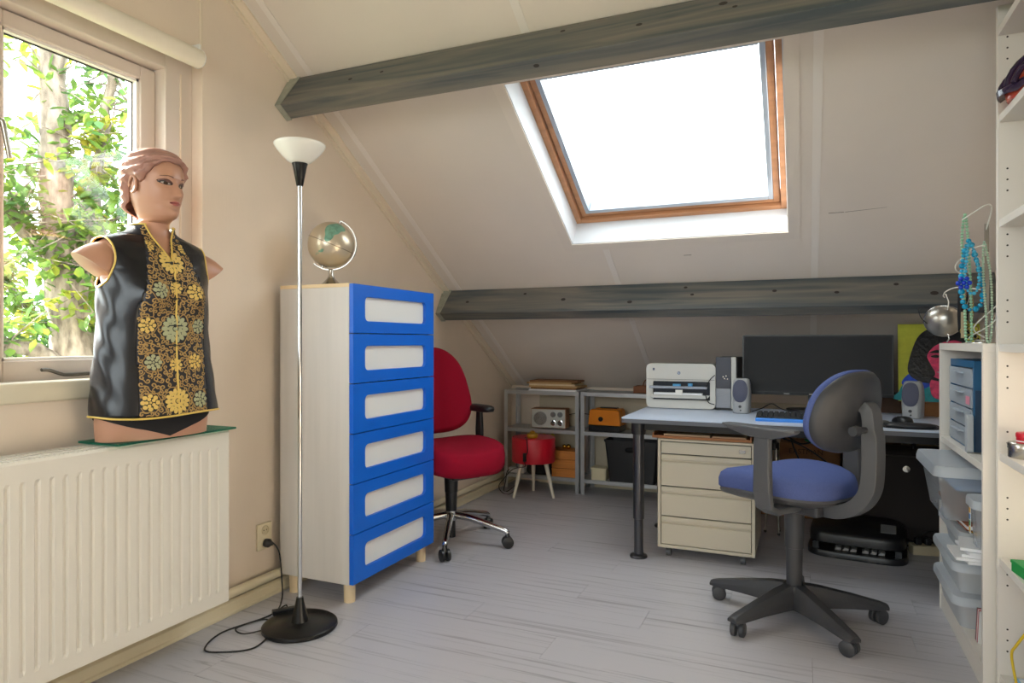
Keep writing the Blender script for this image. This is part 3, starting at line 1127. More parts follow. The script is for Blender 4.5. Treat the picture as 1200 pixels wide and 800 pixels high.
# back support
q = MB()
rs = []
path = smooth_path([(-0.10, 0, 0.475), (-0.20, 0, 0.478), (-0.275, 0, 0.515), (-0.318, 0, 0.58), (-0.328, 0, 0.68), (-0.326, 0, 0.80), (-0.318, 0, 0.865), (-0.298, 0, 0.885)], 5)
for i, p in enumerate(path):
    tn = (path[min(i + 1, len(path) - 1)] - path[max(i - 1, 0)]).normalized()
    nr = Vector((tn.z, 0, -tn.x))
    th = 0.026 if i < 25 else 0.020
    hw = 0.039
    rs.append([p + nr * th + Vector((0, hw, 0)), p + nr * th - Vector((0, hw, 0)), p - nr * th - Vector((0, hw * 0.75, 0)), p - nr * th + Vector((0, hw * 0.75, 0))])
q.rings(rs)
q.build('back_support', MIDGREY, t, 30, bev=0.006)
q = MB()
q.cyl((-0.315, 0.03, 0.80), (-0.315, 0.085, 0.80), 0.012, None, 12)
q.cyl((-0.315, 0.085, 0.80), (-0.315, 0.112, 0.80), 0.020, 0.017, 14)
q.build('adjuster_knob', DARKGREY, t, 40)
bo = superell(0.205, 0.158, 2.35, 56)
TB = radians(13)


def back_fn(u, v, h):
    f = h + 1.0 * u * u + 0.25 * v * v
    return (-0.262 + f * cos(TB) - v * sin(TB), u * (1 + 0.12 * v / 0.158 * -1), 0.855 + v * cos(TB) + f * sin(TB))


q = MB()
pad(q, bo, [(0.02, -0.03), (0.4, -0.03), (0.75, -0.026), (0.94, -0.013), (1.0, 0.002), (0.985, 0.008)], back_fn)
q.build('back_shell', DARKGREY, t, 180)
q = MB()
pad(q, bo, [(0.985, 0.004), (1.012, 0.016), (0.985, 0.032), (0.88, 0.042), (0.5, 0.046), (0.02, 0.046)], back_fn)
q.build('backrest', BLUEFAB, t, 180)

# --- red chair
t = thing('office_chair', 'red upholstered office chair with polished metal base behind the dresser', 'chair', (-1.815, 3.322, 0), radians(-30))
for k in range(5):
    a = radians(-37 + 72 * k)
    q = MB()
    pts = smooth_path([(0.02, 0.155), (0.12, 0.142), (0.24, 0.112), (0.315, 0.092), (0.335, 0.078)], 4)
    q.tube([(p.x * cos(a), p.x * sin(a), p.y) for p in pts], [0.021 - 0.008 * i / len(pts) for i in range(len(pts))], 10)
    q.build('base_arm', CHROME, t, 60)
    caster(t, a, 0.333, 0.085, BLACK, BLACK, 0.031)
MB().lathe([(0.0, 0.125), (0.032, 0.125), (0.036, 0.14), (0.034, 0.178), (0.0, 0.18)], n=24).build('hub', CHROME, t, 40)
MB().lathe([(0.0, 0.03), (0.024, 0.03), (0.024, 0.125), (0.0, 0.126)], n=20).build('cylinder_end', BLACK, t, 40)
MB().lathe([(0.0, 0.175), (0.030, 0.175), (0.034, 0.28), (0.036, 0.282), (0.040, 0.385), (0.0, 0.385)], n=24).build('gas_column', BLACK, t, 40)
MB().box(-0.17, 0.17, -0.09, 0.09, 0.375, 0.43).build('tilt_mechanism', BLACK, t, bev=0.012)
q = MB()
q.tube([(0.10, 0.05, 0.40), (0.12, 0.18, 0.395), (0.12, 0.23, 0.40)], [0.006, 0.006, 0.012], 8)
q.build('lever', BLACK, t, 60)
ol = superell(0.26, 0.245, 3.2, 56)


def rseat(x, y_, h):
    return (x + 0.04, y_ * (1 - 0.06 * x / 0.26), h - 0.028 * max(0, x / 0.26) ** 2 + 0.02 * (y_ / 0.245) ** 2 * (1 if h > 0.5 else 0))


q = MB()
pad(q, ol, [(0.75, 0.425), (0.93, 0.432), (1.0, 0.465), (1.005, 0.505), (0.98, 0.540), (0.90, 0.556), (0.65, 0.560), (0.3, 0.560), (0.02, 0.560)], rseat)
q.build('seat', REDFAB, t, 180)
TB2 = radians(9)
bo2 = [(u * (1 - 0.16 * (v / 0.25)), v) for u, v in superell(0.222, 0.255, 3.0, 60)]


def rback(u, v, h):
    f = h + 0.9 * u * u - 0.25 * (v + 0.12) ** 2
    return (-0.245 + f * cos(TB2) - v * sin(TB2), u, 0.835 + v * cos(TB2) + f * sin(TB2))


q = MB()
pad(q, bo2, [(0.02, -0.02), (0.6, -0.02), (0.92, -0.014), (1.0, 0.002), (1.005, 0.03), (0.97, 0.05), (0.88, 0.060), (0.5, 0.064), (0.02, 0.064)], rback)
q.build('backrest', REDFAB, t, 180)
q = MB()
pad(q, [(u * 0.9, v * 0.92) for u, v in bo2], [(0.02, -0.034), (0.8, -0.032), (1.0, -0.018), (1.0, -0.01)], rback)
q.build('back_shell', BLACK, t, 180)
q = MB()
pth = smooth_path([(-0.12, 0, 0.40), (-0.24, 0, 0.41), (-0.30, 0, 0.47), (-0.305, 0, 0.60), (-0.30, 0, 0.82)], 5)
q.rings([[p + Vector((0.008, 0.03, 0)), p + Vector((0.008, -0.03, 0)), p + Vector((-0.008, -0.03, -0.004)), p + Vector((-0.008, 0.03, -0.004))] for p in pth])
q.build('back_support', BLACK, t, 40)
for s in (1, -1):
    q = MB()
    rs = []
    for (yy, zz, hw, vert) in ((0.08, 0.405, 0.03, 0), (0.22, 0.405, 0.03, 0), (0.252, 0.425, 0.03, 0.6), (0.257, 0.50, 0.028, 1), (0.257, 0.60, 0.030, 1), (0.257, 0.715, 0.020, 1)):
        th = 0.011
        ny, nz_ = vert, -(1 - vert)
        rs.append([(-0.10 - hw, s * (yy + ny * th), zz + nz_ * th), (-0.10 + hw, s * (yy + ny * th), zz + nz_ * th), (-0.10 + hw, s * (yy - ny * th), zz - nz_ * th), (-0.10 - hw, s * (yy - ny * th), zz - nz_ * th)])
    q.rings(rs)
    q.build('arm_post', BLACK, t, bev=0.004)
    q = MB()
    pad(q, superell(0.125, 0.043, 3.0, 32), [(0.7, 0.708), (0.95, 0.712), (1.0, 0.725), (0.97, 0.738), (0.8, 0.745), (0.02, 0.747)], lambda u, v, h: (u - 0.09, s * 0.252 + v, h))
    q.build('armrest', BLACK, t, 60)

# ------------------------------------------------------------------ metal racks


def rack(x0, x1, label):
    t = thing('metal_rack', label, 'shelf rack', ((x0 + x1) / 2, 4.86, 0))
    hw = (x1 - x0) / 2
    y0, y1 = -0.125, 0.135
    for sx in (-1, 1):
        for yy, sy in ((y0, 1), (y1, -1)):
            q = MB()
            q.box(min(sx * hw, sx * (hw - 0.030)), max(sx * hw, sx * (hw - 0.030)), min(yy, yy + sy * 0.002), max(yy, yy + sy * 0.002), 0, 0.752)
            q.box(min(sx * hw, sx * (hw - 0.002)), max(sx * hw, sx * (hw - 0.002)), min(yy, yy + sy * 0.030), max(yy, yy + sy * 0.030), 0, 0.752)
            q.build('post', ZINC, t)
    for z in (0.732, 0.445, 0.095):
        q = MB()
        a, b = -hw + 0.003, hw - 0.003
        q.box(a, b, y0 + 0.003, y1 - 0.003, z + 0.014, z + 0.016)
        q.box(a, b, y0 + 0.003, y0 + 0.005, z - 0.012, z + 0.014)
        q.box(a, b, y1 - 0.005, y1 - 0.003, z - 0.012, z + 0.014)
        q.build('shelf', ZINC, t)
    return t


RK = 4.735
rack(-2.125, -1.522, 'galvanised metal shelf rack in the corner, holding the radio')
rack(-1.512, -0.91, 'galvanised metal shelf rack beside the desk, holding the black crate')
for k in range(6):
    g = random.Random(k)
    wdt = 0.37 + g.uniform(-0.015, 0.02)
    q = MB().box(-wdt / 2, wdt / 2, -0.11, 0.11, 0, 0.0125)
    o = q.build('cardboard_sleeve', [CARD, BROWNCARD, CARD, PALEWOOD][k % 4] if k != 0 else PAPER, bev=0.001, loc=(-1.745 + g.uniform(-0.02, 0.02), 4.86 + g.uniform(-0.008, 0.008), 0.7482 + k * 0.0133), rz=g.uniform(-0.05, 0.05))
    tag(o, ['white flat sleeve at the very bottom of the stack on the corner rack', 'brown flat sleeve second from the bottom of the stack on the rack', 'tan flat sleeve third from the bottom of the stack on the rack', 'pale wooden flat sleeve third from the top of the stack on the rack', 'tan flat sleeve just under the topmost one on the rack', 'brown flat sleeve topmost of the stack on the corner rack'][k], 'sleeve', 'flat sleeves stacked on the corner rack')
# radio
t = thing('table_radio', 'wooden table radio with silver front and round speaker on the corner rack', 'radio', (-1.785, 4.84, 0.462), radians(6))
MB().box(-0.135, 0.135, -0.06, 0.065, 0.004, 0.150).build('wooden_case', M('radio wood', srgb(176, 122, 82), 0.5, var=(4, 0.12, (1, 8, 8))), t, bev=0.004)
MB().box(-0.130, 0.130, -0.066, -0.0605, 0.008, 0.146).build('front_panel', M('radio silver', srgb(190, 188, 180), 0.4, 0.3), t, bev=0.002)
q = MB().lathe([(0.052, -0.0665), (0.052, -0.0685), (0.046, -0.0700), (0.0, -0.0700)], (-0.062, 0, 0.077), 28, True, 'y')
sp = q.build('speaker_grille', M('radio grille', srgb(140, 138, 134), 0.5, 0.3), t, 40)
q = MB()
for r in (0.012, 0.022, 0.032, 0.042):
    q.tube([(-0.062 + r * cos(2 * pi * k / 24), -0.0705, 0.077 + r * sin(2 * pi * k / 24)) for k in range(24)], 0.0018, 5, loop=True)
q.build('grille_ring', STEEL, sp, 60)
for kx in (0.038, 0.092):
    for kz in (0.045, 0.108):
        q = MB().lathe([(0.021, -0.0665), (0.021, -0.069), (0.016, -0.070), (0.015, -0.082), (0.0, -0.082)], (kx, 0, kz), 20, True, 'y')
        q.build('knob', CHROME if kz < 0.07 else M('dial grey', srgb(120, 118, 114), 0.35, 0.4), t, 40)
tag(MB().tube(smooth_path([(-1.66, 4.91, 0.56), (-1.60, 4.93, 0.57), (-1.50, 4.95, 0.565), (-1.40, 4.95, 0.56)], 6), 0.003, 6).build('aerial_wire', CORD, None, 180), 'thin black wire running from the radio behind the rack posts', 'wire')
# three box stack
for k in range(3):
    tt = thing('wooden_box', ['orange wooden box at the bottom of the stack on the corner rack', 'orange wooden box in the middle of the stack on the corner rack', 'orange wooden box on top of its stack under the gold baubles'][k], 'box', (-1.648, 4.83, 0.1115 + k * 0.066), radians(3), 'orange boxes on the corner rack')
    MB().box(-0.095, 0.095, -0.08, 0.08, 0, 0.048).build('box_body', ORANGEWOOD, tt, bev=0.002)
    MB().box(-0.097, 0.097, -0.082, 0.082, 0.0485, 0.064).build('lid', ORANGEWOOD, tt, bev=0.002)
tag(MB().ball((-1.635, 4.83, 0.328), 0.0185, 14, 8).build('gold_bauble', M('gold foil', srgb(214, 160, 60), 0.25, 0.9), None, 180), 'small gold bauble lying on top of the orange boxes', 'bauble')
tag(MB().ball((-1.675, 4.85, 0.325), 0.0155, 14, 8).build('gold_bauble', M('gold foil', srgb(214, 160, 60), 0.25, 0.9), None, 180), 'smaller bronze gold bauble left of the other on the orange boxes', 'bauble')
# dark bag with a yellow plush on it
t = thing('storage_bag', 'black cloth bag on the lowest shelf left of the orange boxes', 'bag', (-1.86, 4.86, 0.1115))
q = MB()
pad(q, superell(0.105, 0.095, 4, 36), [(0.92, 0.0), (1.0, 0.02), (1.0, 0.12), (0.94, 0.185), (0.8, 0.205), (0.4, 0.21), (0.02, 0.21)], lambda u, v, h: (u, v, h + 0.006 * sin(30 * u) * (h > 0.1)))
q.build('bag_body', BLACKFAB, t, 180)
MB().tube(smooth_path([(-0.05, -0.06, 0.19), (-0.04, -0.075, 0.235), (0.03, -0.075, 0.235), (0.05, -0.06, 0.19)], 5), 0.006, 8).build('bag_handle', BLACKFAB, t, 180)
q = MB().ball((0, 0, 0.04), 0.04, 16, 10, (1.15, 1, 0.95)).ball((-0.045, 0, 0.06), 0.022, 10, 8).ball((0.03, -0.02, 0.072), 0.018, 10, 8)
tag(q.build('plush_toy', M('yellow plush', srgb(196, 168, 40), 0.95, bump=(400, 0.6), sheen=0.3), None, 180, loc=(-1.80, 4.87, 0.327)), 'yellow soft toy lying on the black cloth bag under the radio', 'soft toy')

# stool / drum table
t = thing('side_table', 'small red drum side table on splayed white wooden legs', 'table', (-1.81, 4.555, 0))
MB().lathe([(0.0, 0.25), (0.150, 0.25), (0.156, 0.254), (0.158, 0.262), (0.158, 0.420), (0.154, 0.428), (0.0, 0.43)], n=48).build('drum', REDLAC, t, 40)
for k in range(3):
    a = radians(-128 + 120 * k)
    q = MB().cyl((0.10 * cos(a), 0.10 * sin(a), 0.252), (0.165 * cos(a), 0.165 * sin(a), 0), 0.0165, 0.010, 14)
    q.build('leg', M('white wood', srgb(226, 216, 198), 0.5), t, 60)
cpts = [(-0.03, -0.09, 0.4335), (0.0, -0.13, 0.434), (0.012, -0.160, 0.42), (0.02, -0.162, 0.35), (0.0, -0.166, 0.30), (-0.005, -0.166, 0.27), (-0.01, -0.14, 0.235), (-0.12, -0.10, 0.20), (-0.20, -0.09, 0.12), (-0.25, -0.06, 0.06), (-0.24, -0.02, 0.006), (-0.17, -0.04, 0.005), (-0.14, 0.02, 0.05), (-0.16, 0.14, 0.13)]
cd_ = MB().tube(smooth_path(cpts, 7), 0.003, 6).build('cord', CORD, t, 180)
MB().box(-0.012, 0.012, -0.010, 0.010, -0.030, 0.030).build('cord_switch', BLACK, cd_, bev=0.004, loc=(0.002, -0.172, 0.305))
t = thing('yellow_dish', 'small mustard yellow pot standing on the red drum table', 'pot', (-1.795, 4.495, 0.4305))
MB().lathe([(0.0, 0.0), (0.034, 0.0), (0.042, 0.012), (0.040, 0.026), (0.034, 0.032), (0.0, 0.033)], n=24).build('pot_body', M('mustard glaze', srgb(176, 128, 30), 0.35), t, 50)
MB().lathe([(0.0, 0.033), (0.018, 0.033), (0.020, 0.042), (0.010, 0.050), (0.0, 0.05)], n=16).build('lid', M('mustard glaze', srgb(176, 128, 30), 0.35), t, 50)
# power strip and its cord behind the stool
t = thing('power_strip', 'white power strip on the lowest shelf behind the red drum table', 'power strip', (-2.035, 4.79, 0.1115))
MB().box(-0.065, 0.065, -0.028, 0.028, 0, 0.04).build('strip_body', PLASTICWHITE, t, bev=0.005)
for k in range(3):
    MB().lathe([(0.02, 0.0), (0.021, 0.002), (0.018, 0.003), (0.0, 0.003)], (-0.042 + 0.042 * k, 0, 0.0395), 16).build('socket_outlet', M('outlet shade', srgb(200, 198, 192), 0.5), t, 40)
MB().tube(smooth_path([(-0.06, -0.02, 0.02), (-0.05, -0.09, 0.015), (-0.045, -0.13, -0.05), (-0.04, -0.17, -0.107), (0.0, -0.20, -0.107), (0.05, -0.17, -0.06), (0.05, -0.09, 0.015), (0.03, -0.03, 0.02)], 6), 0.0032, 6).build('cord', CORD, t, 180)

# orange appliance
t = thing('orange_appliance', 'orange metal appliance with black base and round knob on the middle shelf', 'appliance', (-1.345, 4.84, 0.4615), radians(-4))
MB().box(-0.115, 0.125, -0.07, 0.075, 0, 0.045).build('base', BLACK, t, bev=0.006)
q = MB()
q.prism([(-0.120, 0.046), (0.128, 0.046), (0.118, 0.150), (0.105, 0.160), (-0.098, 0.160), (-0.108, 0.152)], -0.072, 0.0, lambda u, v, w_: (u, w_ * 0.9 - 0.001, v))
q.prism([(-0.10, 0.046), (0.128, 0.046), (0.118, 0.155), (0.105, 0.165), (-0.08, 0.165), (-0.09, 0.157)], 0.0, 0.075, lambda u, v, w_: (u, w_, v))
q.build('body', ORANGE, t, bev=0.006)
MB().lathe([(0.017, -0.0655), (0.017, -0.074), (0.013, -0.078), (0.0, -0.078)], (-0.02, 0, 0.092), 20, True, 'y').build('knob', BLACK, t, 40)
MB().box(-0.05, 0.08, 0.0, 0.04, 0.165, 0.172).build('top_slot', BLACK, t)
# cream tub
t = thing('storage_tub', 'small cream lidded tub on the lowest shelf left of the black crate', 'tub', (-1.38, 4.80, 0.1115))
MB().prism(rrect(-0.055, 0.055, -0.05, 0.05, 0.012), 0, 0.075, lambda u, v, w_: (u * (1 + 0.6 * w_), v * (1 + 0.6 * w_), w_)).build('tub_body', M('cream plastic', srgb(222, 210, 176), 0.4), t, 40)
MB().prism(rrect(-0.061, 0.061, -0.056, 0.056, 0.012), 0.0755, 0.088, lambda u, v, w_: (u, v, w_)).build('lid', M('cream plastic', srgb(222, 210, 176), 0.4), t, bev=0.002)
# black crate with hand hole
t = thing('storage_crate', 'black open crate with an oval hand hole on the lowest rack shelf', 'crate', (-1.135, 4.83, 0.1115))


def crate_fn(s):
    return lambda u, v, w_: (u * (1 + 0.42 * w_ * s), v * (1 + 0.30 * w_ * s), w_)


f_ = lambda u, v, h: (u * (0.84 + 0.55 * h), v * (0.86 + 0.42 * h), h)
q = MB()
ol = rrect(-0.195, 0.195, -0.10, 0.10, 0.02, 4)
il = rrect(-0.187, 0.187, -0.092, 0.092, 0.016, 4)
rs = [[f_(u, v, 0.0) for u, v in ol], [f_(u, v, 0.285) for u, v in ol], [f_(u * 1.03, v * 1.05, 0.285) for u, v in ol], [f_(u * 1.03, v * 1.05, 0.300) for u, v in ol], [f_(u, v, 0.300) for u, v in il], [f_(u, v, 0.012) for u, v in il]]
q.rings(rs)
q.build('crate_body', M('black crate plastic', srgb(34, 33, 34), 0.5), t, 40)
q = MB()
ring = superell(0.038, 0.014, 2.6, 20)
q.tube([(u, -0.1015 - 0.002, 0.235 + v) for u, v in ring], 0.004, 6, loop=True)
q.add([(u, -0.1015, 0.235 + v) for u, v in ring], [tuple(range(20))])
q.build('hand_hole', M('deep black', srgb(8, 8, 8), 0.8), t, 60)
# little brown basket on the second rack
t = thing('brown_basket', 'small brown wooden tray on the second rack behind the printer', 'basket', (-1.05, 4.86, 0.7485))
MB().box(-0.085, 0.085, -0.06, 0.06, 0, 0.008).box(-0.085, 0.085, -0.06, -0.052, 0.008, 0.05).box(-0.085, 0.085, 0.052, 0.06, 0.008, 0.05).box(-0.085, -0.077, -0.052, 0.052, 0.008, 0.05).box(0.077, 0.085, -0.052, 0.052, 0.008, 0.05).build('tray_body', M('brown wood', srgb(140, 84, 48), 0.6, var=(4, 0.15, (1, 8, 8))), t, bev=0.002)
MB().tube(smooth_path([(-0.02, -0.05, 0.04), (-0.01, -0.03, 0.085), (0.01, 0.0, 0.095), (0.02, 0.04, 0.04)], 5), 0.004, 8).build('tray_handle', M('brown wood', srgb(140, 84, 48)), t, 180)

# ------------------------------------------------------------------ desk and what stands on it
DTZ = 0.73
t = thing('desk', 'wide desk with pale blue grey top and round black metal legs', 'desk', (-0.03, 3.79, 0))
q = MB().prism(rrect(-0.84, 0.86, -0.39, 0.40, 0.02), DTZ - 0.006, DTZ, lambda u, v, w_: (u, v, w_))
q.build('desktop', DESKTOP, t, bev=0.001)
q = MB().prism(rrect(-0.84, 0.86, -0.39, 0.40, 0.02), DTZ - 0.026, DTZ - 0.0062, lambda u, v, w_: (u, v, w_))
q.build('desktop_edge', M('slate edge band', srgb(92, 94, 100), 0.4), t)
q = MB()
q.box(-0.74, 0.78, -0.325, -0.295, DTZ - 0.066, DTZ - 0.0265)
q.box(-0.74, 0.78, 0.30, 0.33, DTZ - 0.066, DTZ - 0.0265)
q.box(-0.78, -0.75, -0.28, 0.29, DTZ - 0.066, DTZ - 0.0265)
q.box(0.79, 0.82, -0.28, 0.29, DTZ - 0.066, DTZ - 0.0265)
q.build('frame', BLACKM, t, bev=0.002)
for xx in (-0.765, 0.80):
    for yy in (-0.31, 0.315):
        q = MB().lathe([(0.0, 0.0), (0.044, 0.0), (0.046, 0.006), (0.042, 0.014), (0.024, 0.020), (0.023, 0.05), (0.0235, 0.20), (0.0285, 0.202), (0.0285, 0.64), (0.0, 0.64)], (xx, yy, 0), 28)
        lg = q.build('leg', M('dark polished steel', srgb(84, 84, 88), 0.28, 0.85), t, 40)
        MB().lathe([(0.0, 0.64), (0.036, 0.64), (0.038, 0.665), (0.038, DTZ - 0.0265), (0.0, DTZ - 0.0265)], (xx, yy, 0), 24).build('leg_bracket', BLACK, lg, 40)

# drawer pedestal
t = thing('drawer_pedestal', 'cream steel drawer pedestal on casters under the desk', 'drawer unit', (-0.466, 3.76, 0))
PH = 0.615
hw, y0, y1 = 0.24, -0.23, 0.25
q = MB()
q.box(-hw, -hw + 0.016, y0, y1, 0.05, PH)
q.box(hw - 0.016, hw, y0, y1, 0.05, PH)
q.box(-hw + 0.016, hw - 0.016, y0, y1, PH - 0.012, PH)
q.box(-hw + 0.016, hw - 0.016, y0, y1, 0.05, 0.066)
q.box(-hw + 0.016, hw - 0.016, y1 - 0.004, y1, 0.066, PH - 0.012)
q.build('cabinet_body', CREAMMETAL, t, bev=0.002)
MB().box(-hw + 0.017, hw - 0.017, y0 + 0.022, y0 + 0.026, 0.067, PH - 0.013).build('inner_shade', DARKGAP, t)  # dark sheet standing in for the shade in the drawer gaps
zs = [PH - 0.013, PH - 0.078, PH - 0.245, PH - 0.400, 0.067]
for k in range(4):
    zt, zb = zs[k] - 0.003, zs[k + 1] + 0.003
    if k == 0:
        d = MB().box(-hw + 0.019, hw - 0.019, y0 + 0.001, y0 + 0.02, zb, zt).build('drawer', CREAMMETAL, t, bev=0.002)
        MB().box(0.165, 0.195, y0 - 0.004, y0 + 0.0005, zb + 0.022, zt - 0.018).build('lock_plate', STEEL, d, bev=0.001)
    else:
        q = MB()   # drawer front with a folded grip channel across its top
        prof = [(y0 + 0.02, zb), (y0 + 0.001, zb), (y0 + 0.001, zt - 0.038), (y0 + 0.012, zt - 0.034), (y0 + 0.012, zt - 0.028), (y0 + 0.001, zt - 0.024), (y0 + 0.001, zt), (y0 + 0.02, zt)]
        q.prism(prof, -hw + 0.019, hw - 0.019, lambda u, v, w_: (w_, u, v))
        q.build('drawer', CREAMMETAL, t, bev=0.001)
for xx in (-0.19, 0.18):
    for yy in (-0.19, 0.20):
        q = MB().cyl((xx - 0.012, yy, 0.021), (xx + 0.012, yy, 0.021), 0.021, None, 16)
        c_ = q.build('caster', MIDGREY, t, 40)
        MB().box(xx - 0.014, xx + 0.014, yy - 0.012, yy + 0.012, 0.036, 0.05).build('caster_fork', MIDGREY, c_)
# tray with frames lying on the pedestal
t = thing('wooden_tray', 'shallow wooden tray lying on the pedestal under the desktop', 'tray', (-0.475, 3.74, PH + 0.001))
WT = M('tray wood', srgb(176, 112, 62), 0.5, var=(4, 0.15, (1, 8, 8)))
q = MB().box(-0.262, 0.232, -0.20, 0.20, 0, 0.006).box(-0.262, 0.232, -0.20, -0.192, 0.006, 0.014).box(-0.262, 0.232, 0.192, 0.20, 0.006, 0.026).box(-0.262, -0.254, -0.192, 0.192, 0.006, 0.026).box(0.224, 0.232, -0.192, 0.192, 0.006, 0.026)
q.build('tray_body', WT, t, bev=0.001)
tag(MB().box(-0.15, 0.085, -0.17, 0.12, 0, 0.016).build('picture_frame', M('frame beech', srgb(206, 172, 132), 0.5), None, bev=0.001, loc=(-0.53, 3.73, PH + 0.0075)), 'flat light wooden frame lying on the tray above the drawers, left one', 'frame')
tag(MB().box(-0.090, 0.075, -0.17, 0.12, 0, 0.015).build('picture_frame', M('frame walnut', srgb(190, 150, 110), 0.5), None, bev=0.001, loc=(-0.345, 3.73, PH + 0.0075)), 'flat darker wooden frame lying on the tray above the drawers, right one', 'frame')

# printer
t = thing('printer', 'ivory inkjet printer with open front slot on the left end of the desk', 'printer', (-0.665, 4.065, DTZ), radians(2))
q = MB()
prof = rrect(-0.195, 0.195, 0.004, 0.262, 0.028, 5)
# hollow-fronted body: a ring of front wall round the slot plus the box behind it
sl_ = rrect(-0.158, 0.165, 0.050, 0.160, 0.008, 5)
rs = [[(u, -0.085, v) for u, v in sl_], [(u, -0.105, v) for u, v in sl_], [(u, -0.108, v) for u, v in prof], [(u * 1.01, -0.098, v) for u, v in prof], [(u * 1.01, 0.06, v) for u, v in prof], [(u * 0.95, 0.10, min(v, 0.235)) for u, v in prof]]
q.rings(rs, False)
q.add([(u, -0.085, v) for u, v in sl_], [tuple(range(len(sl_)))])
q.add([(u * 0.95, 0.10, min(v, 0.235)) for u, v in prof], [tuple(range(len(prof)))])
q.build('body', PRINTERC, t, 40)
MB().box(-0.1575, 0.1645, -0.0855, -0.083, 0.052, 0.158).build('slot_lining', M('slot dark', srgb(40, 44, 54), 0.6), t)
MB().box(-0.175, 0.150, -0.128, -0.088, 0.118, 0.132).build('output_tray', M('smoky tray plastic', srgb(158, 164, 176), 0.3), t, bev=0.003)
q = MB().prism([(-0.165, 0.0), (0.15, 0.0), (0.165, 0.02), (-0.175, 0.02)], -0.120, -0.09, lambda u, v, w_: (u, w_, 0.062 + v))
q.build('input_tray', PRINTERC, t, bev=0.003)
MB().box(-0.15, 0.125, -0.124, -0.087, 0.0825, 0.094).build('paper', PAPER, t)
MB().box(-0.025, 0.015, -0.128, -0.121, 0.082, 0.112).build('paper_guide', PLASTICWHITE, t, bev=0.001)
q = MB().box(-0.04, 0.005, -0.127, -0.112, 0.1325, 0.146).box(0.045, 0.07, -0.127, -0.112, 0.1325, 0.150)
q.build('blue_clip', M('clip blue', srgb(70, 150, 200), 0.35), t, bev=0.001)
MB().box(-0.19, 0.19, -0.1095, -0.1075, 0.1695, 0.1715).build('lid_seam', M('seam grey', srgb(120, 116, 108), 0.6), t)
q = MB().lathe([(0.009, -0.1078), (0.009, -0.110), (0.0, -0.110)], (-0.008, 0, 0.208), 20, True, 'y')
bd = q.build('badge', M('badge blue grey', srgb(110, 124, 150), 0.3, 0.4), t)
words('hp', 0.011, PAPER, bd, (-0.008, -0.1103, 0.2085), (radians(90), 0, 0))
q = MB().box(-0.158, -0.146, -0.110, -0.1075, 0.222, 0.236)
q.build('power_button', M('button blue grey', srgb(90, 98, 120), 0.3), t, bev=0.001)
MB().tube(smooth_path([(0.192, -0.01, 0.20), (0.19, -0.115, 0.197), (0.165, -0.125, 0.17), (0.14, -0.125, 0.115), (0.155, -0.125, 0.05), (0.185, -0.12, 0.035), (0.192, -0.05, 0.034)], 7), 0.0025, 6).build('cable', CORD, t, 180)

# small upright computer
t = thing('computer_tower', 'slim upright dark and silver computer between the printer and monitor', 'computer', (-0.402, 4.08, DTZ), radians(-2))
MB().box(-0.06, 0.056, -0.095, 0.16, 0.008, 0.300).build('case', M('case black', srgb(40, 40, 42), 0.5), t, bev=0.003)
MB().box(-0.06, 0.022, -0.104, -0.0955, 0.125, 0.302).build('upper_bezel', M('bezel slate', srgb(58, 60, 72), 0.4), t, bev=0.002)
MB().box(-0.06, 0.022, -0.104, -0.0955, 0.014, 0.124).build('lower_bezel', M('bezel silver', srgb(140, 142, 148), 0.4, 0.3, bump=(300, 0.3, (0.1, 1, 1))), t, bev=0.002)
MB().box(0.023, 0.050, -0.103, -0.0955, 0.010, 0.302).build('side_strip', M('strip silver', srgb(186, 184, 178), 0.4, 0.2), t, bev=0.002)
q = MB()
for (xx, zz) in ((-0.020, 0.19), (-0.004, 0.195), (-0.012, 0.18), (0.003, 0.178)):
    q.cyl((xx, -0.1035, zz), (xx, -0.1055, zz), 0.0035, None, 8)
q.build('port', STEEL, t)
MB().box(-0.058, 0.054, -0.09, 0.15, 0, 0.008).build('foot', BLACK, t)


def speaker(x, y_, rz, label):
    t = thing('desk_speaker', label, 'speaker', (x, y_, DTZ), rz, 'pair of small desk speakers')
    q = MB()
    rs = []
    for z, hw_, y0_, y1_ in ((0.0, 0.040, -0.045, 0.05), (0.004, 0.043, -0.05, 0.055), (0.10, 0.047, -0.047, 0.05), (0.16, 0.044, -0.036, 0.04), (0.182, 0.038, -0.030, 0.03), (0.188, 0.030, -0.022, 0.02)):
        rs.append([(u, v, z) for u, v in [(hw_ * cos(a) * (1 if True else 0), (y0_ + y1_) / 2 + (y1_ - y0_) / 2 * sin(a)) for a in [2 * pi * k / 28 for k in range(28)]]])
    # squarer section
    rs2 = []
    for r in rs:
        cx = sum(p[0] for p in r) / len(r)
        cy2 = sum(p[1] for p in r) / len(r)
        ax = max(p[0] for p in r) - cx
        ay = max(p[1] for p in r) - cy2
        rs2.append([(cx + u, cy2 + v, r[0][2]) for u, v in superell(ax, ay, 4, 28)])
    q.rings(rs2)
    q.build('body', SPKGREY, t, 40)
    q = MB()
    ring_o = superell(0.039, 0.061, 2.3, 28)
    fr_y = lambda z: -0.052 + 0.20 * max(0, z - 0.095) ** 1.15
    rs = []
    for s, e in ((1.0, 0.002), (0.92, 0.005), (0.5, 0.006), (0.02, 0.006)):
        rs.append([(u * s, fr_y(0.122 + v * s) - e + 0.003, 0.122 + v * s) for u, v in ring_o])
    q.rings(rs)
    q.build('speaker_cloth', SPKCLOTH, t, 60)
    q = MB()
    q.lathe([(0.0075, -0.047), (0.0075, -0.054), (0.0, -0.055)], (0, 0, 0.038), 14, True, 'y')
    q.lathe([(0.004, -0.047), (0.004, -0.053), (0.0, -0.053)], (0.003, 0, 0.018), 10, True, 'y')
    q.build('volume_knob', DARKGREY, t, 40)
    return t


